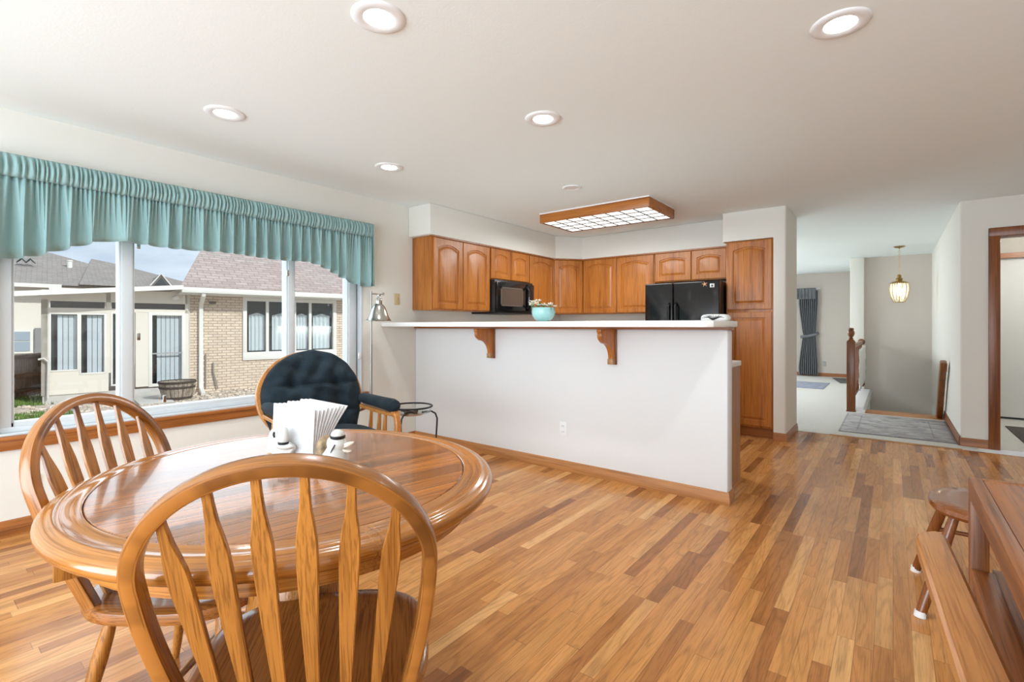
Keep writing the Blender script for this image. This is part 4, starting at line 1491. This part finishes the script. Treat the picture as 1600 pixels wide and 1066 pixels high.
# ================================================================== STOOL, SIDE TABLE, BENCH (lower right)
sl = thing('wooden_stool', 'small dark wooden stool with white glide feet behind the side table', 'stool', (.335, 2.86, 0))
rings = []
for o, z in [(-.035, .405), (-.008, .412), (0, .425), (-.004, .442), (-.02, .45), (-.08, .449)]:
    rings.append(ell(.212 + o, .230 + o, 56, z, 2.5))
MB().loft(rings).build('seat', M_STOOL, sl)
feet = {}
for sx in (-1, 1):
    for sy in (-1, 1):
        a = Vector((sx * .135, sy * .15, .41)); b = Vector((sx * .245, sy * .235, .012))
        lg = MB().tube([a.lerp(b, f) for f in (0, .3, .6, .9, 1)], [.017, .021, .021, .019, .018], 14).build('leg', M_STOOLZ, sl)
        MB().tube([b + Vector((0, 0, .012)), b + Vector((sx * .002, sy * .002, -.012))], [.019, .021], 14).build('glide_cap', M_WHITE, lg)
        feet[sx, sy] = (a, b)
for sx in (-1, 1):
    p, q = feet[sx, -1][0].lerp(feet[sx, -1][1], .55), feet[sx, 1][0].lerp(feet[sx, 1][1], .55)
    MB().tube([p, q], .010, 10).build('rung', M_STOOL, sl)
p, q = feet[-1, 1][0].lerp(feet[-1, 1][1], .42), feet[1, 1][0].lerp(feet[1, 1][1], .42)
MB().tube([p, q], .010, 10).build('rung', M_STOOL, sl)

X0, X1, Y0, Y1, ZT = .174, .96, .40, 1.945, .760
sdt = thing('side_table', 'dark oak side table with framed top and open shelf in front of the stool', 'table', (X0, Y0, 0))
W, Dp = X1 - X0, Y1 - Y0
bz = .028
tm = MB()
tm.box(0, 0, ZT - .058, bz, Dp, ZT); tm.box(W - bz, 0, ZT - .058, W, Dp, ZT)
tm.box(bz, 0, ZT - .058, W - bz, bz, ZT); tm.box(bz, Dp - bz, ZT - .058, W - bz, Dp, ZT)
tm.build('top_frame', M_DESK, sdt, bevel=.002)
Bx(bz + .001, bz + .001, ZT - .030, W - bz - .001, Dp - bz - .001, ZT - .0015).build('top_panel', wood('desk_top', (0.36, 0.135, 0.038), (0.21, .07, .018), 'y', .3, 14, .9, .4, coat=.2), sdt)
for x in (0, W - .04):
    for y in (0, Dp - .045):
        Bx(x, y, 0, x + .04, y + .045, ZT - .059).build('leg', M_DESKZ, sdt, bevel=.002)
sm_ = MB()
sm_.box(.001, .046, .475, .05, Dp - .046, .51); sm_.box(W - .05, .046, .475, W - .001, Dp - .046, .51)
sm_.box(.05, .0, .478, W - .05, Dp - .002, .505)
Bx(.075, .046, .512, .085, Dp - .046, ZT - .032).build('recess_shade_panel', M_DESKZ, sdt)  # divider added to make the open recess look dark
sm_.build('shelf', M_DESK, sdt, bevel=.002)
Bx(W - .05, .046, .515, W - .04, Dp - .046, ZT - .06).build('back_panel', M_DESKZ, sdt)

bn = thing('wooden_bench', 'honey oak bench with a thick rounded top rail pushed up against the side table', 'bench', (.106, 1.18, 0), R(3.4))
rail = MB()
rp_ = [(-.5, 0)]
rings = []
for y, k, z in [(-.56, .55, 0), (-.55, .8, 0), (-.53, .98, 0), (-.5, 1, 0), (.45, 1, 0), (.475, .98, 0), (.495, .85, 0), (.505, .6, 0)]:
    w, h = .034 * k, .018
    rings.append([(x_, y + (.03 * x_ / .034), .642 + z_) for x_, z_ in [(-w + .006, h), (w - .008, h), (w, h - .008), (w, -h + .006), (w - .006, -h), (-w + .006, -h), (-w, -h + .006), (-w, h - .006)]])
rail.loft(rings).build('top_rail', wood('bench_rail', (0.50, 0.225, 0.070), (0.27, .105, .030), 'y', .25, 20, 1.4, .3, coat=.4), bn)
Bx(.03, -.54, .385, .30, .46, .42).build('seat', M_CHX, bn, bevel=.006)
for y in (-.48, -.16, .14, .42):
    MB().bar([(.045, y, .42), (.006, y, .63)], (0, 1, 0), .04, .018).build('back_slat', M_CHZ, bn)
for x in (.115, .27):
    for y in (-.48, .40):
        MB().tube([(x, y, .386), (x, y * 1.02, .0)], [.02, .015], 12).build('leg', M_CHZ, bn)

# ================================================================== STAIR RAILING, PENDANT, RUGS, DRAPE
rl = thing('stair_railing', 'dark oak stair railing with square newel post and turned balusters', 'railing', (-.36, 8.30, 0))
nw = MB()
nw.box(-.155, -.055, .0, -.045, .055, .02)
nw.box(-.150, -.050, .02, -.050, .050, .98)
nw.add([(-.150, -.05, .98), (-.05, -.05, .98), (-.05, .05, .98), (-.15, .05, .98), (-.115, -.015, 1.02), (-.085, -.015, 1.02), (-.085, .015, 1.02), (-.115, .015, 1.02)], [(0, 1, 5, 4), (1, 2, 6, 5), (2, 3, 7, 6), (3, 0, 4, 7), (4, 5, 6, 7)])
nw.build('newel_post', M_NEWEL, rl, bevel=.005)
MB().lathe([(.018, 1.01), (.03, 1.02), (.018, 1.035), (.034, 1.06), (.044, 1.09), (.040, 1.12), (.030, 1.135), (.036, 1.145), (.030, 1.165), (.003, 1.172)], 24, M=Matrix.Translation((-.10, 0, 0))).build('finial', M_NEWEL, rl)
MB().bar([(-.10, .05, .90), (-.10, .6, .90), (-.09, 2.58, .90)], (1, 0, 0), .06, .055).build('handrail', M_NEWEL, rl, bevel=.008)
MB().bar([(-.10, .05, .17), (-.10, .6, .17), (-.09, 2.58, .17)], (1, 0, 0), .05, .035).build('shoe_rail', M_NEWEL, rl)
for k in range(17):
    y = .22 + .138 * k
    x = -.10 + y / 2.6 * .01
    MB().lathe([(.016, .185), (.016, .30), (.010, .32), (.019, .36), (.021, .42), (.013, .56), (.011, .60), (.018, .62), (.011, .64), (.014, .72), (.016, .76), (.016, .88)], 10, M=Matrix.Translation((x, y, 0))).build('baluster', M_NEWEL, rl)
for z in (.905, .15):
    MB().lathe([(.055, 0), (.055, .012), (.045, .02), (.002, .02)], 24, M=Matrix.Translation((-.09, 2.599, z)) @ Matrix.Rotation(R(90), 4, 'X')).build('rosette', M_NEWEL, rl)
ng = MB()
vs, fc = [], []
for i in range(50):
    y = .50 + 2.05 * i / 49
    for k in range(12):
        z = .24 + .60 * k / 11 + (.012 * math.sin(i * 1.3) if k in (0, 11) else 0)
        vs.append((-.030 + .010 * math.sin(k * 1.7 + i * .8) * (1 - k / 14), y, z))
for i in range(49):
    for k in range(11):
        a = i * 12 + k
        fc.append((a, a + 1, a + 13, a + 12))
ng.add(vs, fc)
no = ng.build('safety_net', plain('net_white', (.80, .79, .76), .8), None)
no.location = (-.36, 8.30, 0)
no.modifiers.new('thick', 'SOLIDIFY').thickness = .004
tag(no, 'white guard cloth hung along the inner side of the stair railing', 'guard cloth')

hr = thing('wall_handrail', 'oak handrail on the white wall leading down the stairs', 'handrail', (.53, 7.70, 0))
MB().bar([(-.055, 0, .70), (-.055, .06, .73), (-.055, .25, .56), (-.055, 2.0, -1.5)], (1, 0, 0), .062, .13).build('rail', M_TRZ, hr, bevel=.012)
for y in (1.2, 1.8):
    z = .56 - (y - .25) * 1.177 - .09
    MB().tube([(-.055, y, z), (-.03, y, z - .02), (-.001, y, z - .02)], .008, 8).build('wall_bracket', M_BRASS, hr)

pd = thing('pendant_light', 'brass and clear glass pendant lantern hanging over the stairwell', 'pendant light', (.08, 9.74, 0))
MB().lathe([(.075, CH - .001), (.075, CH - .008), (.05, CH - .022), (.012, CH - .03), (.008, CH - .04)], 28).build('canopy', M_BRASS, pd)
chn = MB()
zz, i = CH - .04, 0
while zz > 1.985:
    ax = (1, 0) if i % 2 else (0, 1)
    chn.tube([(.009 * math.cos(a) * ax[0], .009 * math.cos(a) * ax[1], zz - .018 + .018 * math.sin(a)) for a in [2 * PI * j / 10 for j in range(10)]], .0026, 5, closed=True)
    zz -= .029; i += 1
chn.build('chain', M_BRASS, pd)
MB().lathe([(.008, 2.0), (.022, 1.992), (.032, 1.975), (.020, 1.958), (.036, 1.945), (.050, 1.928), (.034, 1.910), (.04, 1.902), (.07, 1.892), (.105, 1.875), (.122, 1.862), (.116, 1.856)], 30).build('cap', M_BRASS, pd)
gp = [(.112, 1.856), (.120, 1.80), (.118, 1.74), (.104, 1.66), (.078, 1.59), (.066, 1.565), (.063, 1.568), (.075, 1.593), (.101, 1.662), (.115, 1.74), (.117, 1.80), (.109, 1.856)]
MB().lathe(gp, 8, cap=False).build('glass_panel', M_PGLASS, pd)
rb = MB()
for k in range(8):
    a = 2 * PI * k / 8
    rb.tube([(r_ * 1.01 * math.cos(a), r_ * 1.01 * math.sin(a), z) for r_, z in gp[:6]], .0055, 6)
rb.tube(ring_pts(.066, 1.566, 8), .004, 6, closed=True)
rb.build('rib_frame', M_BRASS, pd)
MB().lathe([(.002, 1.66), (.022, 1.68), (.028, 1.73), (.018, 1.79), (.013, 1.85)], 14).build('bulb', M_BULB, pd)
lamp('pendant_glow', 'POINT', (.08, 9.74, 1.73), (0, 0, 0), 16, (1.0, .84, .62), shadow_soft_size=.03)


def rug_mat(name, c1, c2, c3, sx, sy):
    m, nt, b = pbsdf(name)
    N, L = nt.nodes.new, nt.links.new
    tc = N('ShaderNodeTexCoord')
    mp = N('ShaderNodeMapping'); mp.inputs['Scale'].default_value = (4, 8, 1)
    L(tc.outputs['Object'], mp.inputs['Vector'])
    nz = N('ShaderNodeTexNoise'); nz.inputs['Scale'].default_value = 1.2; nz.inputs['Detail'].default_value = 8; nz.inputs['Roughness'].default_value = .7; nz.inputs['Distortion'].default_value = 1.0
    L(mp.outputs['Vector'], nz.inputs['Vector'])
    rp = N('ShaderNodeValToRGB')
    e = rp.color_ramp.elements
    e[0].position, e[0].color = .34, (*c1, 1)
    e[1].position, e[1].color = .66, (*c3, 1)
    q = e.new(.5); q.color = (*c2, 1)
    L(nz.outputs['Fac'], rp.inputs['Fac'])
    # border lines: distance to the edge
    sp_ = N('ShaderNodeSeparateXYZ'); L(tc.outputs['Object'], sp_.inputs[0])

    def mt(op, a, c=None):
        n = N('ShaderNodeMath'); n.operation = op
        for i, v in enumerate((a, c)):
            if v is None: continue
            if isinstance(v, (int, float)): n.inputs[i].default_value = v
            else: L(v, n.inputs[i])
        return n.outputs[0]
    dx = mt('SUBTRACT', sx, mt('ABSOLUTE', sp_.outputs['X'])); dy = mt('SUBTRACT', sy, mt('ABSOLUTE', sp_.outputs['Y']))
    d = mt('MINIMUM', dx, dy)
    l1 = mt('MULTIPLY', mt('GREATER_THAN', d, .16), mt('LESS_THAN', d, .175))
    l2 = mt('LESS_THAN', d, .02)
    l = mt('MAXIMUM', l1, l2)
    nz2 = N('ShaderNodeTexNoise'); nz2.inputs['Scale'].default_value = 40
    L(tc.outputs['Object'], nz2.inputs['Vector'])
    l = mt('MULTIPLY', l, nz2.outputs['Fac'])
    mx = N('ShaderNodeMix'); mx.data_type = 'RGBA'
    L(l, mx.inputs['Factor']); L(rp.outputs['Color'], mx.inputs['A']); mx.inputs['B'].default_value = (*c1, 1)
    L(mx.outputs['Result'], b.inputs['Base Color'])
    b.inputs['Roughness'].default_value = .95
    return m


def rug(name, label, cx, cy, hx_, hy_, mat, rot=0, z=.0045, cat='rug', th=.009):
    o = Bx(-hx_, -hy_, 0, hx_, hy_, th).build(name, mat, None, bevel=.003)
    o.location = (cx, cy, z)
    o.rotation_euler = (0, 0, rot)
    return tag(o, label, cat)


rug('runner_rug', 'grey distressed patterned rug on the carpet at the stair landing', .012, 7.36, .50, .72, rug_mat('rug_grey', (.17, .16, .17), (.36, .34, .34), (.52, .50, .48), .50, .72))
rug('area_rug', 'flat blue grey rug on the living room carpet', -1.55, 11.42, .52, .60, plain('rug_blue', (.27, .29, .36), .95, vary=.2, vscale=12))
rug('floor_mat', 'dark grey mat on the carpet by the far living room wall', -.82, 12.75, .16, .55, plain('mat_dark', (.09, .085, .08), .95, vary=.3, vscale=20), R(12))
rug('door_mat', 'dark brown mat on the pale tile beyond the doorway', 1.35, 7.50, .30, .67, plain('mat_brown', (.09, .075, .065), .95, vary=.3, vscale=30))


def make_drape():
    t = thing('window_drape', 'slate grey tied back drape on the far living room wall', 'curtain', (-1.62, YF - .09, 0))
    vs, fc = [], []
    n, m = 90, 40
    for k in range(m + 1):
        z = .03 + 2.0 * k / m
        q = abs(z - .98)
        pinch = .62 + .38 * min(1, (q / .75)) ** .8
        for i in range(n + 1):
            u = -1 + 2 * i / n
            x = .03 + u * .20 * pinch + (.03 * (1 - pinch) * 2)
            y = .035 * math.sin(u * 30 + .6 * math.sin(z * 2)) * (.55 + .45 * pinch)
            vs.append((x, y, z))
    for k in range(m):
        for i in range(n):
            a = k * (n + 1) + i
            fc.append((a, a + 1, a + n + 2, a + n + 1))
    o = MB().add(vs, fc).build('panel', M_GREYC, t)
    o.modifiers.new('thick', 'SOLIDIFY').thickness = .004
    vs, fc = [], []
    for i in range(161):
        u = i / 160
        for k in range(6):
            z = 1.83 + .26 * k / 5
            vs.append((-1.9 + 2.09 * u, -.06 + (.02 if k < 4 else .012) * math.sin(u * 190), z))
    for i in range(160):
        for k in range(5):
            a = i * 6 + k
            fc.append((a, a + 1, a + 7, a + 6))
    o = MB().add(vs, fc).build('valance', M_GREYC, t)
    o.modifiers.new('thick', 'SOLIDIFY').thickness = .004
    MB().tube([(.22, .06, 1.02), (.20, -.03, 1.0), (.03, -.06, .95), (-.12, -.03, .93)], .035, 10).build('tie_back', M_GREYC, t)
    MB().tube([(-1.9, 0, 2.07), (.27, 0, 2.07)], .012, 8).build('rod', M_WHITE, t)


make_drape()

# ================================================================== OUTSIDE
G = -.45
EX = thing  # neighbours share one frame: x along their wall, y away from us
P0 = (-13.566, 4.788, G)
EROT = math.atan2(.989, .146)
M_BRICK = brick_mat('cream_brick', (.72, .595, .475), (.62, .50, .39), (.40, .335, .275))
M_SHING = brick_mat('shingle_rose', (.46, .37, .345), (.36, .285, .27), (.27, .21, .20), .30, .13, 'z', .012, .95, .5)
M_SHINGG = brick_mat('shingle_grey', (.32, .285, .265), (.25, .225, .21), (.19, .17, .16), .30, .14, 'z', .015, .95, .5)
M_CREAM = plain('cream_siding', (.70, .655, .58), .7)
M_EXWHITE = plain('exterior_white', (.74, .73, .69), .5)
M_BLIND = plain('vertical_blind', (.78, .80, .83), .7)
M_SHEER = plain('sheer_curtain', (.82, .85, .86), .8)
M_DARK = plain('room_dark', (.05, .06, .065), .9)  # shade of unlit rooms put into the colour; roof vents share it
M_CONC = plain('concrete', (.52, .50, .47), .9, vary=.08, vscale=5, bump=.2, bscale=40)

struct('ground_gravel', Bx(-60, -30, G - .3, -4.15, 60, G), plain('gravel_bed', (.50, .43, .36), .95, vary=.35, vscale=26, bump=.8, bscale=30), label='tan gravel yard between the houses', cat='ground', smooth=False)

bh = thing('brick_house', 'cream brick house with rose shingle roof and wide curtained window across the yard', 'house', P0, EROT)
wa = MB()
wa.box(-.21, 0, 0, .977, .2, 2.60); wa.box(3.493, 0, 0, 9, .2, 2.60)
wa.box(.977, 0, 0, 3.493, .2, .74); wa.box(.977, 0, 2.40, 3.493, .2, 2.60)
wa.box(-.21, .2, 0, -.01, 7, 2.6)
wa.build('brick_wall', M_BRICK, bh, smooth=False)
k_, sg = .575, .40
roof = MB()
e0, zt = -.42, 2.60
Dm = 4.6
roof.add([(-.45, e0, zt), (9.6, e0, zt), (9.6, e0 + Dm, zt + Dm * k_), (-.45 + sg * Dm, e0 + Dm, zt + Dm * k_), (1.95, e0 + 2 * Dm, zt), (-.45, e0, zt - .03), (9.6, e0, zt - .03), (9.6, e0 + Dm, zt + Dm * k_ - .04), (9.6, e0 + 2 * Dm, zt)],
         [(0, 1, 2, 3), (0, 3, 4), (3, 2, 8, 4), (5, 6, 1, 0)])
roof.build('roof', M_SHING, bh, smooth=False)
gu = MB()
gu.box(-.45, e0 - .12, 2.43, 9.6, e0, 2.56)
gu.build('gutter', M_EXWHITE, bh, bevel=.015)
Bx(-.45, e0, 2.40, 9.6, 0, 2.44).build('eave_soffit', M_EXWHITE, bh)
MB().bar([(.0, e0 - .06, 2.44), (.0, e0 - .05, 2.38), (.03, -.08, 2.18), (.03, -.05, 2.08), (.03, -.05, .22), (.02, -.12, .10), (-.06, -.75, .03)], (1, 0, 0), .09, .07).build('downspout', M_EXWHITE, bh)
wfm = MB()
for a, b_, c_, d_ in ((.977, 3.493, 2.30, 2.40), (.977, 3.493, .74, .95), (.977, 1.075, .95, 2.30), (3.39, 3.493, .95, 2.30)):
    wfm.box(a, -.04, c_, b_, .06, d_)
for x in (1.55, 2.27, 2.70):
    wfm.box(x, .0, .95, x + .075, .06, 2.30)
bw_ = wfm.build('window', M_EXWHITE, bh, bevel=.006)
Bx(1.07, .03, .95, 3.40, .036, 2.30).build('glass', M_DGLASS, bw_)
Bx(.98, .19, .76, 3.49, .2, 2.39).build('unlit_backing', M_DARK, bw_)  # dark sheet standing in for the unlit interior
for xa, xb in ((1.16, 1.56), (1.74, 2.26), (2.36, 2.70), (2.86, 3.36)):
    vs, fc = [], []
    n = 40
    for i in range(n + 1):
        u = i / n
        x = xa + (xb - xa) * u
        y = .12 + .02 * math.sin(u * 26)
        zt_ = 1.93 + .07 * abs(2 * ((u * 1.0) % 1.0) - 1) * -1 + .07
        vs += [(x, y, .98), (x, y, zt_)]
    for i in range(n):
        fc.append((2 * i, 2 * i + 2, 2 * i + 3, 2 * i + 1))
    MB().add(vs, fc).build('cafe_curtain', M_SHEER, bw_)
Bx(.22, -.05, 2.20, .36, -.005, 2.26).build('vent', plain('vent_dark', (.12, .11, .10), .6), bh)
MB().tube([(.30, -.04, .72), (.30, -.05, .50), (.40, -.06, .05)], .018, 8).build('hose_bib', plain('pipe_grey', (.3, .28, .25), .6), bh)
MB().tube([(.14, -.03, .95), (.14, -.03, .10)], .015, 8).build('conduit', plain('pipe_grey2', (.34, .32, .29), .6), bh)

su = thing('sunroom', 'white flat-roofed sunroom with sliding glass doors attached to the brick house', 'sunroom', P0, EROT)
sw_ = MB()
fy = -.06
sw_.box(-2.82, fy, .19, -1.74, fy + .12, .60)
sw_.box(-2.82, fy, .60, -2.70, fy + .12, 2.40); sw_.box(-2.70, fy, .60, -2.23, fy + .12, .68)
sw_.box(-1.78, fy, .60, -1.70, fy + .12, 2.40)
sw_.box(-2.70, fy, 1.93, -1.78, fy + .12, 2.03)
sw_.box(-1.70, fy, 1.95, -.22, fy + .12, 2.03)
sw_.box(-2.70, fy, 2.17, -.22, fy + .12, 2.45)
sw_.box(-.30, fy, .19, -.21, fy + .12, 2.40)
sw_.box(-1.26, fy, .24, -1.02, fy + .12, 1.96)
sw_.box(-2.82, fy, .19, -2.72, 3.0, 2.2)
sw_.box(-.22, fy, .19, -.20, fy + .3, 2.45)
sw_.build('wall_panel', M_CREAM, su, smooth=False)
Bx(-2.80, fy + .02, 0, -.2, fy + .14, .19).build('foundation', M_CONC, su)
ro = MB()
ro.add([(-3.45, -.55, 2.20), (-.42, -.55, 2.50), (-.42, 3.2, 2.62), (-3.45, 3.2, 2.32), (-3.45, -.55, 2.30), (-.42, -.55, 2.60), (-.42, 3.2, 2.72), (-3.45, 3.2, 2.42)],
       [(0, 1, 2, 3), (4, 7, 6, 5), (0, 4, 5, 1), (1, 5, 6, 2), (2, 6, 7, 3), (3, 7, 4, 0)])
ro.build('roof', M_EXWHITE, su, smooth=False)
for a, b_, c_, d_ in ((-2.68, -1.80, 2.03, 2.17), (-1.68, -.30, 2.03, 2.17)):
    Bx(a, fy + .05, c_, b_, fy + .07, d_).build('transom', plain('transom_dark', (.09, .085, .085), .3), su)


def pane(xa, xb, za, zb, fw_, blind=True, nm='window'):
    f = MB()
    f.box(xa, fy - .01, za, xa + fw_, fy + .05, zb); f.box(xb - fw_, fy - .01, za, xb, fy + .05, zb)
    f.box(xa + fw_, fy - .01, za, xb - fw_, fy + .05, za + fw_); f.box(xa + fw_, fy - .01, zb - fw_, xb - fw_, fy + .05, zb)
    o = f.build(nm, M_EXWHITE, su, bevel=.004)
    Bx(xa + fw_, fy + .02, za + fw_, xb - fw_, fy + .026, zb - fw_).build('glass', M_DGLASS, o)
    bl = MB()
    x = xa + fw_ + .10
    while x < xb - fw_:
        bl.box(x, fy + .08, za + .02, x + .078, fy + .09, zb - .05, M=None)
        x += .088
    bl.build('blind', M_BLIND, o)
    Bx(xa, fy + .2, za, xb, fy + .21, zb).build('unlit_backing', M_DARK, o)  # dark sheet in place of the shaded sunroom interior
    return o


pane(-2.70, -2.23, .68, 1.92, .03)
pane(-2.23, -1.78, .59, 1.92, .035)
pane(-1.70, -1.28, .30, 1.95, .035)
dr = pane(-1.02, -.30, .22, 1.96, .07, nm='sliding_door')
Bx(-.95, fy - .03, .98, -.36, fy - .015, 1.01).build('push_bar', plain('bar_grey', (.35, .35, .36), .4), dr)
MB().lathe([(.03, 0), (.05, .02), (.05, .12), (.02, .14)], 12, M=Matrix.Translation((-.56, fy - .04, 2.29)) @ Matrix.Rotation(R(70), 4, 'Y')).build('flood_light', M_EXWHITE, su)
MB().tube([(-2.86, -.10, .95), (-2.78, -.12, .97), (-2.71, -.12, .90), (-2.72, -.12, .15)], .022, 8).build('drain_pipe', plain('pipe_tan', (.58, .56, .52), .6), su)
tag(Bx(-1.35, -1.5, 0, -.75, -.08, .035).build('stepping_slab', M_CONC, None, bevel=.01), 'grey concrete pad in front of the sunroom door', 'paving')
for nm in ('stepping_slab',):
    bpy.data.objects[nm].location = P0
    bpy.data.objects[nm].rotation_euler = (0, 0, EROT)

# barrel planter
bp_ = thing('barrel_planter', 'weathered half barrel planter with dark hoops on the gravel', 'planter', (-12.62, 4.02, G))
stv = MB()
nS = 26
for k in range(nS):
    a0, a1 = 2 * PI * k / nS + .012, 2 * PI * (k + 1) / nS - .012
    rings = []
    for z, r_ in ((0, .265), (.14, .305), (.28, .335), (.40, .35)):
        rings.append([(r_ * math.cos(a0), r_ * math.sin(a0), z), (r_ * math.cos(a1), r_ * math.sin(a1), z), ((r_ - .03) * math.cos(a1), (r_ - .03) * math.sin(a1), z), ((r_ - .03) * math.cos(a0), (r_ - .03) * math.sin(a0), z)])
    stv.loft(rings)
stv.build('staves', wood('barrel_wood', (.42, .36, .30), (.16, .12, .09), 'z', .9, 14, 3, .5), bp_, smooth=False)
for z, r_ in ((.03, .277), (.26, .334), (.37, .350)):
    MB().lathe([(r_, z), (r_ + .008, z + .005), (r_ + .012, z + .045), (r_ + .004, z + .05)], 36, cap=False).build('hoop', plain('hoop_rust', (.06, .045, .035), .7), bp_)
MB().lathe([(.31, .34), (.0005, .35)], 28).build('soil', plain('soil', (.10, .07, .05), .95, bump=.8, bscale=30), bp_)

# gravel stones
pb = MB()
rg = random.Random(21)
for i in range(1500):
    s_ = rg.uniform(-3.6, 4.5); t_ = -rg.uniform(.15, 3.2)
    if -1.45 < s_ < -.65 and t_ > -1.6:
        continue
    r_ = rg.uniform(.018, .05)
    c, sn = math.cos(EROT), math.sin(EROT)
    x, y = P0[0] + s_ * c - t_ * sn, P0[1] + s_ * sn + t_ * c
    if math.hypot(x + 12.62, y - 4.02) < .36:
        continue
    pb.sphere((x, y, G + r_ * .3), r_, 6, 4, (rg.uniform(.8, 1.3), rg.uniform(.8, 1.3), rg.uniform(.5, .8)))
po_ = pb.build('gravel', plain('pebbles', (.56, .47, .39), .9, vary=.45, vscale=7), None)
tag(po_, 'loose tan river gravel along the neighbour house', 'gravel', kind='stuff')

# grass strips
gr = MB()
rg = random.Random(5)
for i in range(5200):
    if i < 3000:
        x, y = rg.uniform(-15.6, -13.9), rg.uniform(.9, 2.6)
    else:
        x, y = rg.uniform(-12.6, -11.6), rg.uniform(.6, 2.2)
    h = rg.uniform(.04, .10); a = rg.uniform(0, PI)
    dx_, dy_ = .012 * math.cos(a), .012 * math.sin(a)
    gr.add([(x - dx_, y - dy_, G), (x + dx_, y + dy_, G), (x + rg.uniform(-.03, .03), y + rg.uniform(-.03, .03), G + h)], [(0, 1, 2)])
tag(gr.build('grass', plain('lawn_green', (.13, .22, .04), .8, vary=.3, vscale=3), None), 'short green grass in front of the brown fence', 'grass', kind='stuff')

# brown fence, neighbour house with grey roof
fe = thing('wooden_fence', 'weathered brown board fence beside the sunroom', 'fence', (-14.6, 1.2, G), R(143))
fb = MB()
for i in range(36):
    x = -1.8 + .145 * i
    fb.box(x, 0, .02, x + .138, .022, 1.0)
fb.build('boards', wood('fence_wood', (.44, .35, .29), (.29, .22, .18), 'z', .9, 12, 1.5, .4), fe, smooth=False)
fr_ = MB()
for z in (.16, .50, .9):
    fr_.box(-1.8, -.04, z, 3.4, -.001, z + .07)
fr_.build('rails', wood('fence_rail', (.24, .18, .14), (.15, .11, .08), 'x', .9, 14, 1, .4), fe, smooth=False)

nb = thing('grey_roof_house', 'cream house with grey hipped shingle roofs beyond the sunroom', 'house', P0, EROT)
Bx(-11, 12.3, 0, .6, 22, 3.2).build('wall', M_CREAM, nb, smooth=False)
rf = MB()
rf.add([(-12, 11.7, 3.22), (1.6, 11.7, 3.22), (1.6, 23, 3.22), (-12, 23, 3.22), (-9, 16.5, 5.0), (-2.75, 16.5, 5.02)],
       [(0, 1, 5, 4), (1, 2, 5), (2, 3, 4, 5), (3, 0, 4), (3, 2, 1, 0)])
rf.add([(-1.8, 11.3, 3.26), (2.9, 11.3, 3.26), (2.9, 22, 3.26), (-1.8, 22, 3.26), (-1.2, 16.0, 4.78), (-.2, 16.0, 4.6)],
       [(0, 1, 5, 4), (1, 2, 5), (2, 3, 4, 5), (3, 0, 4), (3, 2, 1, 0)])
rf.build('roof', M_SHINGG, nb, smooth=False)
Bx(-12.0, 11.6, 3.10, -2.3, 11.72, 3.24).build('gutter', M_EXWHITE, nb)
dm = MB()
dm.prism([(.45, 3.32), (1.15, 3.32), (.80, 3.82)], 'y', 11.2, 13.6)
dm.build('dormer', M_SHINGG, nb, smooth=False)
MB().prism([(.56, 3.36), (1.04, 3.36), (.80, 3.70)], 'y', 11.16, 11.19).build('dormer_vent', M_DARK, nb)
MB().bar([(.42, 11.18, 3.33), (.80, 11.18, 3.86), (1.18, 11.18, 3.33)], (0, 1, 0), .08, .05).build('dormer_trim', M_EXWHITE, nb)
wn_ = MB()
wn_.box(-4.6, 12.2, .60, -3.1, 12.28, 1.50)
ww = wn_.build('window', M_EXWHITE, nb)
for a, b_, c_, d_ in ((-4.5, -3.72, .68, 1.04), (-4.5, -3.72, 1.08, 1.42), (-3.62, -3.18, .68, 1.04), (-3.62, -3.18, 1.08, 1.42)):
    Bx(a, 12.17, c_, b_, 12.19, d_).build('glass', plain('pane_blue', (.30, .36, .42), .1), ww)
Bx(-3.05, 12.2, .60, -2.80, 12.29, 1.56).build('shutter', plain('shutter_grey', (.22, .22, .215), .6), nb)
Bx(-12, 12.2, .38, -2.4, 12.29, .46).build('belt_trim', M_EXWHITE, nb)
MB().lathe([(.09, 4.0), (.09, 4.4), (.11, 4.42), (.11, 4.46)], 12, M=Matrix.Translation((-2.0, 14.2, 0))).build('vent_pipe', M_EXWHITE, nb)
for x in (-3.45, -3.2):
    MB().bar([(x - .1, 14.0, 4.26), (x, 13.9, 4.38), (x + .1, 14.0, 4.26)], (0, 1, 0), .3, .04).build('roof_vent', M_DARK, nb)
